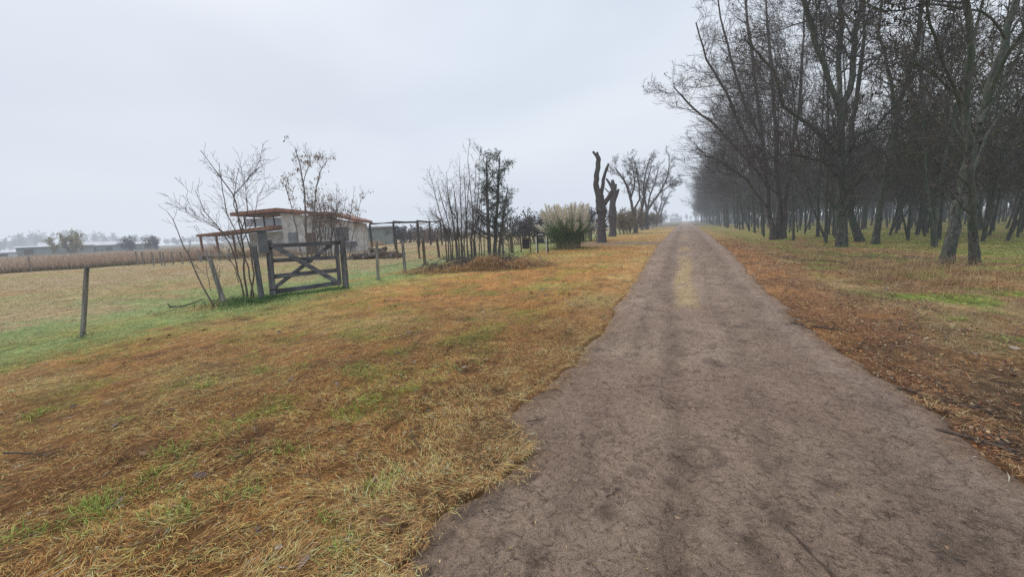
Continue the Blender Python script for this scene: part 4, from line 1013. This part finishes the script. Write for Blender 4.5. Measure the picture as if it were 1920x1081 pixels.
for k_ in range(95):
    a_ = random.uniform(0, 6.28); rr = random.random()**.6*rad_*.75; H = random.uniform(2.5, 3.45); o_ = random.uniform(.05, .75)
    b_ = Vector((math.cos(a_)*rr, math.sin(a_)*rr, 0)); dd = Vector((math.cos(a_), math.sin(a_), 0))
    if k_ % 9 == 0: H = 1.9; o_ = 1.3
    pts_ = [b_+dd*o_*q**2+Vector((0, 0, H*(q-.12*q**3))) for q in np.linspace(0, 1, 9)]
    m_ = MB(); m_.tube(pts_[:7], [.006]*7, 3, cap=False)
    st_ = m_.build('stem', 'twigs_light', pg2)
    n_ = 230; tq = rng.random(n_)
    P0 = np.array([tuple(pts_[5].lerp(pts_[8], q)) for q in tq]); axis_ = np.array(tuple((pts_[8]-pts_[5]).normalized()))
    dv = rng.normal(0, .35, (n_, 3))+axis_*1.0; dv[:, 2] -= .15; dv /= np.linalg.norm(dv, axis=1, keepdims=True); ln_ = (.12+.17*np.sin(tq*3.0))[:, None]*1.2
    sd = np.cross(dv, rng.normal(0, 1, (n_, 3))); sd /= np.linalg.norm(sd, axis=1, keepdims=True)
    V = np.stack([P0-sd*.008, P0+sd*.008, P0+dv*ln_], 1).reshape(-1, 3)
    mesh_np('plume', V, np.arange(n_*3).reshape(n_, 3), 'blades', pg2, np.tile(C(.86, .79, .66), (n_*3, 1))*random.uniform(.8, 1.15))

# signs
sg = empty('sign', gbase(1008, 474), 'small black sign of two boards with white marks on two dark legs', 'sign', rz=math.atan2(right.y, right.x))
ssn = scale_at(sg.location); zb = lambda py: (474-py)*ssn*.985
m_ = MB(); m_.box((0, 0, zb(455)), (.085, .06, zb(434)*.98)); 
o = MB(); o.box((.02, 0, zb(456)), (.07, .06, zb(438))); o.build('leg', 'black_paint', sg)
o = MB(); o.box(((1027.5-1008)*ssn, 0, zb(460)), (.07, .06, zb(446)+.1)); o.build('leg', 'black_paint', sg)
o = MB(); o.box(((1024.5-1008)*ssn, -.01, zb(457)), (.05, .05, zb(443)+.1)); o.build('leg', 'white_paint', sg)
o = MB(); o.box((-.07, -.01, zb(460)), (.05, .05, zb(446)+.1)); o.build('leg', 'white_paint', sg)
bd = MB(); bd.box((6.*ssn, -.06, zb(438.5)), (13*ssn, .03, 8.8*ssn)); b1 = bd.build('board', 'black_paint', sg, bevel=.005)
bd = MB(); bd.box((7*ssn, -.06, zb(449)), (11*ssn, .03, 8.6*ssn)); b2 = bd.build('board', 'black_paint', sg, bevel=.005)
lt = MB()
for k_, (xx, zc, w_, h_) in enumerate(((2.2, 438.8, 1., 4.2), (3.9, 437.8, 1.3, 3.), (5.7, 438.4, .9, 4.), (7.4, 438, 1.3, 3.6), (9.3, 437.8, 1.2, 4.2), (10.9, 438.6, .8, 3.2))):
    lt.box((xx*ssn, -.082, zb(zc)), (w_*ssn*.8, .006, h_*ssn))
lt.build('lettering', 'white_paint', b1)
lt = MB()
for row in (446.6, 450.4):
    xx = 3.4
    while xx < 11: w_ = random.uniform(.5, 1.3); lt.box(((xx+w_/2)*ssn, -.082, zb(row)), (w_*ssn, .006, random.uniform(.8, 1.5)*ssn)); xx += w_+.5
lt.build('lettering', 'barn_wall', b2)
fb = empty('framed_board', gbase(978, 474), 'dark board framed between two short wooden posts left of the black sign', 'board', rz=math.atan2(right.y, right.x))
for xx, H in ((-.02, 1.05), (17.5*ssn, .9)):
    o = MB(); o.tube([(xx, 0, -.1), (xx+.01, 0, H*.5), (xx-.01, 0, H)], [.04, .038, .035], 7); o.build('post', 'post_brown', fb)
o = MB(); o.box((8.6*ssn, 0, .93), (19*ssn, .05, .04)); o.build('rail', 'post_brown', fb)
o = MB(); o.box((8.8*ssn, .03, .58), (13.5*ssn, .05, .62), jit=.01); o.build('panel', 'board_dark', fb)

# brush pile with dry grass
bp_c = at(905, 503)
V = []; polys = []
for k_ in range(520):
    u = random.gauss(0, .5); v_ = random.gauss(0, .5)
    if abs(u) > 1.05: continue
    p = bp_c+right*(u*2.5)+e_r*(v_*.9+u*.4); top = .38*math.exp(-(u*1.1)**2)*math.exp(-v_**2)
    a_ = random.uniform(0, 6.28); L = random.uniform(.25, 1.0); ez = random.uniform(-.15, .5)
    dd = Vector((math.cos(a_)*math.cos(ez), math.sin(a_)*math.cos(ez), math.sin(ez)))
    p0 = p-dd*L/2; p0.z = random.uniform(0, top+.03); q = []
    for i in range(5): q.append(tuple(p0)); p0 = p0+dd*L/4+Vector((random.gauss(0, .02), random.gauss(0, .02), random.gauss(0, .02))); p0.z = max(p0.z, .02)
    polys.append((q, [random.uniform(.004, .016)]*5))
bpo = empty('brush_pile', (bp_c.x, bp_c.y, 0), 'tangled pile of cut branches and dry grass in front of the bare thicket', 'brush pile')
V, Fq = tubes(polys, 4); V -= np.array([bp_c.x, bp_c.y, 0]); mesh_np('branches', V, Fq, 'twigs', bpo)
n = 16000; u = rng.normal(0, .5, n); v_ = rng.normal(0, .45, n); k2 = (np.abs(u) < 1.15); u, v_ = u[k2], v_[k2]; n = len(u)
R_ = np.array(right)[:2]; E_ = np.array(e_r)[:2]
pos = u[:, None]*R_*2.7+(v_*1.0+u*.3-.5)[:, None]*E_
lump = fbm(pos[:, 0]+50, pos[:, 1]+50, .7, 3, 91)
top = .44*np.exp(-(u*1.1)**2)*np.exp(-(v_/.8)**2)*sst(.25, .65, lump)
az = rng.uniform(0, 6.28, n); el = rng.normal(.35, .45, n)
cst = mixc(np.tile(C(.66, .40, .17), (n, 1)), C(.40, .20, .09), rng.random(n)); cst = mixc(cst, C(.55, .42, .22), (rng.random(n) < .25)*.8)*rng.lognormal(0, .25, (n, 1))
o = blades(pos[:, 0], pos[:, 1], top*rng.random(n)**.4, rng.uniform(.12, .42, n), rng.uniform(.004, .011, n), az, el, rng.uniform(0, .9, n), np.clip(cst, .01, .8), 'dry_grass_heap', None, None, .7)
for k_ in ('label', 'category', 'kind'):
    if k_ in o: del o[k_]
o.parent = bpo; o['kind'] = 'stuff'
# right verge: dead weeds below the front trees
def weeds(cx, cy, n, sx, sy, hmin, hmax, c0_, c1_, name, label, cat, w=(.002, .006), el=(.6, 1.5), rot=0., cz=0.):
    x = cx+rng.normal(0, sx, n); y = cy+rng.normal(0, sy, n)
    k_ = fbm(x, y, .45, 3, 97) > .47+.12*rng.random(n) if hmax > .3 else x > -999
    x, y = x[k_], y[k_]; n = len(x)
    c = mixc(np.tile(c0_, (n, 1)), c1_, rng.random(n))*rng.lognormal(0, .25, (n, 1))
    return blades(x, y, height(x, y)-.01, rng.uniform(hmin, hmax, n), rng.uniform(*w, n), rng.uniform(0, 6.28, n), rng.uniform(*el, n), rng.uniform(0, .9, n), np.clip(c, .01, .7), name, label, cat, .7)
q = at(1665, 500); weeds(q.x, q.y, 8000, .8, 1.4, .15, .62, C(.34, .19, .10), C(.58, .40, .23), 'dead_weeds', 'tuft of pale brown dead weeds left of the leaning grey trunk', 'weeds')
q = at(470, 566); weeds(q.x-.15, q.y, 2600, .5, .45, .05, .20, C(.03, .09, .025), C(.10, .20, .05), 'weeds', 'dark green weeds round the foot of the left gate post', 'weeds', w=(.004, .010))
q = at(575, 553); n_ = 2600; t_ = rng.random(n_); gx2 = gl.x+(gr.x-gl.x)*t_+rng.normal(0, .1, n_); gy2 = gl.y+(gr.y-gl.y)*t_+rng.normal(0, .1, n_)
blades(gx2, gy2, height(gx2, gy2), rng.uniform(.05, .16, n_), rng.uniform(.003, .007, n_), rng.uniform(0, 6.28, n_), rng.uniform(.7, 1.5, n_), rng.uniform(0, .7, n_), C(.12, .27, .08)*rng.lognormal(0, .25, (n_, 1)), 'lush_grass', 'strip of longer fresh green grass under the gate', 'grass')
for (px_, py_, n_w, sx_, sy_) in ((1500, 478, 2600, .8, 2.), (1850, 520, 2200, .8, .8), (1580, 482, 2200, .7, 1.8), (1730, 530, 1600, .7, .7), (1450, 462, 2000, .7, 3.)):
    q = at(px_, py_); weeds(q.x, q.y, int(n_w*1.5), sx_, sy_, .08, .46, C(.32, .19, .09), C(.54, .38, .20), 'dead_weeds', 'thin dead weeds and dry grass under the front trees of the wood', 'weeds')
tc_ = [at(*q_) for q_ in ((425, 838), (360, 845), (480, 700), (520, 850), (90, 775), (60, 1000), (230, 905), (250, 930), (365, 740), (430, 930), (740, 750), (780, 720), (40, 690), (150, 680), (260, 660), (600, 1000), (180, 960), (120, 985), (330, 970), (870, 690), (700, 905), (1775, 600), (1890, 640), (1700, 560), (1640, 530), (1860, 580))]
tx_, ty_ = [], []
for q in tc_:
    for _ in range(3):
        a_, b_ = random.gauss(q.x, .10), random.gauss(q.y, .10); k_ = 45
        tx_.append(rng.normal(a_, .035+.01*q.length/4, k_)); ty_.append(rng.normal(b_, .035+.01*q.length/4, k_))
x, y = np.concatenate(tx_), np.concatenate(ty_); n = len(x)
blades(x, y, height(x, y)-.004, rng.uniform(.04, .12, n), rng.uniform(.0022, .0045, n), rng.uniform(0, 6.28, n), rng.uniform(.5, 1.45, n), rng.uniform(.2, 1., n), np.clip(mixc(np.tile(C(.22, .40, .05), (n, 1)), C(.46, .52, .14), rng.random(n))*rng.lognormal(0, .25, (n, 1)), .01, .8), 'grass_tufts', 'small bright green tufts poking up through the dry cut grass', 'grass')
tx_, ty_ = [], []
for q in heroes+[at(1127, 455), at(1149, 443), at(151, 632), at(649, 543), at(709, 526), at(760, 511)]:
    k_ = 170 if q.x > 0 else 60; w__ = .16 if q.x > 0 else .07; tx_.append(rng.normal(q.x, w__, k_)); ty_.append(rng.normal(q.y, w__, k_))
x, y = np.concatenate(tx_), np.concatenate(ty_); n = len(x)
blades(x, y, height(x, y)-.006, rng.uniform(.05, .22, n), rng.uniform(.003, .008, n), rng.uniform(0, 6.28, n), rng.uniform(.6, 1.5, n), rng.uniform(.1, 1., n), np.clip(mixc(np.tile(C(.16, .12, .05), (n, 1)), C(.30, .30, .10), rng.random(n))*rng.lognormal(0, .3, (n, 1)), .01, .8), 'rough_grass', 'longer rough grass round the feet of trunks and posts', 'grass')
# brushwood near the front trees
br_ = MB()
q = at(1640, 492)
polys = []
for k_ in range(26):
    a_ = random.uniform(-.9, .9)+random.choice((0, PI)); L = random.uniform(.5, 1.9); dd = Vector((math.cos(a_), math.sin(a_), random.uniform(-.02, .38))); p0 = Vector((random.gauss(0, .8), random.gauss(0, 1.2), random.uniform(.02, .15))); L_ = []
    for i in range(6): L_.append(tuple(p0)); p0 = p0+dd*L/6+Vector([random.gauss(0, .03) for _ in range(3)])
    r_ = random.uniform(.008, .02); polys.append((L_, [r_*(1-.12*i) for i in range(6)]))
V, Fq = tubes(polys, 5); o = mesh_np('brushwood', V, Fq, 'twigs_light'); o.location = (q.x, q.y, hz(q.x, q.y)); tag(o, 'loose fallen branches among the dead weeds at the wood edge', 'branches', kind='stuff')

# fallen branch in the field
fbm_ = MB(); q = at(345, 578); fbm_.tube([(-.55, 0, .06), (-.3, .05, .04), (0, .0, .06), (.35, .1, .16), (.7, .2, .3)], [.035, .03, .028, .02, .012], 7, irr=.15); fbm_.tube([(-.5, 0, .05), (-.62, .02, .2)], [.03, .015], 6)
o = fbm_.build('fallen_branch', 'stick_bark', smooth=True); o.scale = (.62, .62, .62); o.location = (q.x, q.y, hz(q.x, q.y)); o.rotation_euler = (0, 0, math.atan2(right.y, right.x)); tag(o, 'dark fallen branch on the grass left of the bent bare stem', 'branch')

# ------------------------------------------------------------------ tall dry grass across the field, far bushes
def band(a_, b_, depth, n, h, c0_, c1_, w, name, label, cat, kindn=.35):
    t_ = rng.random(n); x = a_.x+(b_.x-a_.x)*t_; y = a_.y+(b_.y-a_.y)*t_
    dn = Vector((-(b_.y-a_.y), b_.x-a_.x, 0)).normalized()
    if dn.x*a_.x+dn.y*a_.y < 0: dn = -dn
    e = rng.random(n)*depth; x = x+dn.x*e; y = y+dn.y*e; lump = fbm(x, y, 3., 3, 95)
    c = mixc(np.tile(c0_, (n, 1)), c1_, rng.random(n)*.6+sst(.35, .65, lump)*.4)*rng.lognormal(0, .2, (n, 1))
    return blades(x, y, np.zeros(n), h*rng.uniform(.55, 1.15, n)*(.6+.8*lump), rng.uniform(*w, n), rng.uniform(0, 6.28, n), rng.uniform(1.1, 1.56, n), rng.uniform(0, .5, n), np.clip(c, .01, .7), name, label, cat, .75)
A0, A1 = at(-40, 516), at(395, 487)
A0 = A0+(A0-A1).normalized()*6
band(A0, A1, 18, 60000, 1.05, C(.50, .34, .25), C(.72, .55, .42), (.012, .035), 'tall_dry_grass', 'band of tall pinkish tan grass across the far side of the field', 'tall grass')
band(A0-Vector((0, 0, 0)), at(250, 497), 1.3, 6000, .36, C(.18, .16, .10), C(.36, .29, .19), (.015, .04), 'low_weeds', 'dark low weeds along the foot of the tall tan grass', 'weeds')
A2 = at(395, 480); A3 = at(540, 474)
band(at(392, 486), at(540, 480), 20, 12000, .9, C(.46, .32, .2), C(.65, .48, .3), (.012, .03), 'tall_dry_grass', 'tan grass standing behind the porch posts of the house', 'tall grass')

def bush(x, y, H, Wd, cols, label, cat='bush', name='bush', twigc='twigs', nst=9, group=None, dens=1., rmin=.02, size=.2):
    root = empty(name, (x, y, 0), label, cat, group)
    P = PP(levels=3, seg=[5, 4, 3], k=[8, 5], t0=[.2, .15], lf=[.4, .5], rmin=rmin, wob=[.08, .14, .16])
    out = [[] for _ in range(3)]
    for k_ in range(nst):
        a_ = random.uniform(0, 6.28); sp = random.random()
        grow(Vector((math.cos(a_)*sp*Wd*.3, math.sin(a_)*sp*Wd*.3, -.02)), Vector((math.cos(a_)*sp*Wd/H*.5, math.sin(a_)*sp*Wd/H*.5, 1)).normalized(), H*random.uniform(.7, 1.05), rmin*1.8, 0, P, out)
    V, Fq = tubes([q for l in out for q in l], 3); mesh_np('stems', V, Fq, twigc, root)
    tips = np.array([q[0][-1] for q in out[2]+out[1]]+[q[0][1] for q in out[2]])
    per = max(1, int(3*dens)); sel = tips if dens > .3 else tips[rng.random(len(tips)) < dens*3]
    v, f_, c_ = leafquads(sel, size, .5, .3, .2, cols, per=per); mesh_np('foliage', v, f_, 'leafs', root, c_)
    return root
def dist_at(px, py_h, dist):
    """ground point in the direction of photo column px at horizontal distance dist"""
    d_ = ray(px, py_h); v_ = Vector((d_.x, d_.y, 0)).normalized()*dist; return v_
# hedge row right of the evergreen and behind the pampas
GB = (C(.055, .045, .05), C(.13, .10, .095)); GB2 = (C(.15, .10, .07), C(.27, .18, .12)); GOLD = (C(.20, .15, .07), C(.38, .29, .15))
hedge = []
for k_ in range(6):
    px = 968+k_*28; v_ = dist_at(px, 430, 38+random.uniform(-2, 2))
    hedge.append(bush(v_.x, v_.y, random.uniform(2.4, 3.2), 4.2, GB, 'purplish bare bush in the hedge behind the black sign and pampas grass', group='dark bushes behind the sign', nst=16, dens=.25))
for k_, (px, dd_, H, cl_, lab) in enumerate(((1170, 56, 3.2, GOLD, 'golden brown bush behind the second lopped tree'), (1182, 62, 2.8, GOLD, 'golden brown bush at the foot of the widest spreading tree'), (1203, 78, 3.4, (C(.07, .075, .045), C(.16, .15, .09)), 'olive bush between the two larger spreading trees'), (1224, 100, 3.6, GOLD, 'tawny bush behind the farther spreading trees'), (1238, 150, 4., GB, 'dim grey bush near the far end of the left verge'))):
    v_ = dist_at(px, 425, dd_); bush(v_.x, v_.y, H, 3.4, cl_, lab, nst=14)
for k_ in range(9):
    px = 690+k_*20; v_ = dist_at(px, 435, 62+random.uniform(-4, 8)); bush(v_.x, v_.y, random.uniform(1.6, 2.8), 5, GB2 if k_ % 3 else GB, 'reddish brown scrub bush behind the pergola frame', group='scrub bushes behind the pergola', nst=12, dens=.6, rmin=.03, size=.3)
# yellowish small tree by the barns
v_ = dist_at(131, 465, 150); bush(v_.x, v_.y, 5., 5, (C(.30, .25, .10), C(.42, .36, .16)), 'small rounded yellowish tree in front of the distant barns', 'tree', 'small_tree', nst=9, rmin=.04, size=.4)
for px, dd_, H, lab in ((245, 170, 4., 'bare brownish tree right of the distant barns'), (292, 175, 3.9, 'bare grey tree above the far post fence')):
    v_ = dist_at(px, 460, dd_); bush(v_.x, v_.y, H, 6, GB, lab, 'tree', 'small_tree', nst=10, dens=.5, rmin=.04, size=.4)
# distant treeline all round
polys = []; lp = []
for k_ in range(420):
    px = random.uniform(-200, 1330); dd_ = random.uniform(620, 935)
    v_ = dist_at(px, 440, dd_)
    H = random.uniform(6, 11)*(1+.4*math.sin(px*.013))*dd_/500
    out = [[], [], []]
    P = PP(levels=3, seg=[4, 3, 2], k=[8, 5], t0=[.25, .2], lf=[.4, .5], rmin=.08)
    grow(Vector((v_.x, v_.y, 0)), Vector((0, 0, 1)), H, .2, 0, P, out)
    polys += out[0]+out[1]+out[2]; lp += [q[0][-1] for q in out[2]+out[1]]
V, Fq = tubes(polys, 3); v3, f3, c3 = leafquads(np.array(lp), 1.5, .8, .1, .8, (C(.10, .105, .10), C(.19, .18, .17)), per=3)  # tree greys lightened to paint extra haze over the far trees
o = mesh_np('treeline', np.concatenate([V, v3]), [np.concatenate([Fq, f3+len(V)])], 'leafs', None, np.concatenate([np.tile(C(.12, .12, .115), (len(V), 1)), c3]))
tag(o, 'dim distant trees along the misty horizon', 'treeline', kind='stuff')

# ------------------------------------------------------------------ haze, sky, sun
m = bpy.data.materials.new('haze'); m.use_nodes = True; t = m.node_tree; t.nodes.clear()
HAZE = .0012
o_ = t.nodes.new('ShaderNodeOutputMaterial'); ab = node(t, 'ShaderNodeVolumeAbsorption', Density=HAZE); ab.inputs['Color'].default_value = (0, 0, 0, 1)
em = node(t, 'ShaderNodeEmission', Strength=HAZE); em.inputs['Color'].default_value = (.70, .765, .86, 1)  # self-glow stands in for skylight scattered by the mist
ad = t.nodes.new('ShaderNodeAddShader'); t.links.new(ab.outputs[0], ad.inputs[0]); t.links.new(em.outputs[0], ad.inputs[1]); t.links.new(ad.outputs[0], o_.inputs['Volume'])
MATS['haze'] = m
hb_ = MB(); hb_.box((0, 400, 38), (2000, 2000, 92)); o = hb_.build('haze', 'haze'); tag(o, 'thin grey-blue mist filling the air over the land', kind='stuff', cat='mist')

w = bpy.data.worlds.new('World'); sc.world = w; w.use_nodes = True; t = w.node_tree
bg = t.nodes['Background']; bg.inputs['Strength'].default_value = .12
sky = t.nodes.new('ShaderNodeTexSky'); sky.sky_type = 'NISHITA'; sky.sun_disc = False
SEL, SAZ = math.radians(42), math.radians(-60)
sky.sun_elevation = SEL; sky.sun_rotation = SAZ; sky.dust_density = 4; sky.air_density = 1.2
tc = t.nodes.new('ShaderNodeTexCoord'); mp = node(t, 'ShaderNodeMapping'); mp.inputs['Scale'].default_value = (1, 1, 2.6); t.links.new(tc.outputs['Generated'], mp.inputs[0])
nz = node(t, 'ShaderNodeTexNoise', Scale=1.1, Detail=3, Roughness=.5, Distortion=.3); t.links.new(mp.outputs[0], nz.inputs['Vector'])
cl = ramp(t, nz.outputs[0], [(.3, (.63, .70, .815)), (.5, (.735, .81, .915)), (.7, (.88, .925, .98))])
cs = t.nodes.new('ShaderNodeVectorMath'); cs.operation = 'SCALE'; cs.inputs['Scale'].default_value = 1/.12; t.links.new(cl, cs.inputs[0])
mx = node(t, 'ShaderNodeMix'); mx.data_type = 'RGBA'; mx.inputs[0].default_value = .93; t.links.new(sky.outputs[0], mx.inputs[6]); t.links.new(cs.outputs[0], mx.inputs[7])
t.links.new(mx.outputs[2], bg.inputs[0])
sl = bpy.data.lights.new('sun', 'SUN'); sl.energy = 1.5; sl.angle = math.radians(35); sl.color = (1, .93, .83)
so = bpy.data.objects.new('sun', sl); col.objects.link(so)
sd = Vector((math.sin(SAZ)*math.cos(SEL), math.cos(SAZ)*math.cos(SEL), math.sin(SEL)))
so.rotation_euler = sd.to_track_quat('Z', 'Y').to_euler(); so.location = (0, 0, 60)

sc.view_settings.view_transform = 'Standard'; sc.view_settings.look = 'None'; sc.view_settings.exposure = 0
sc.cycles.use_denoising = False
try: sc.cycles.denoiser = 'OPENIMAGEDENOISE'
except Exception: pass
sc.cycles.max_bounces = 4; sc.cycles.diffuse_bounces = 2; sc.cycles.transparent_max_bounces = 4; sc.cycles.volume_bounces = 0
sc.cycles.use_adaptive_sampling = True; sc.cycles.adaptive_threshold = .02
sc.cycles.volume_step_rate = 10
print('faces', sum(len(o.data.polygons) for o in sc.objects if o.type == 'MESH'))
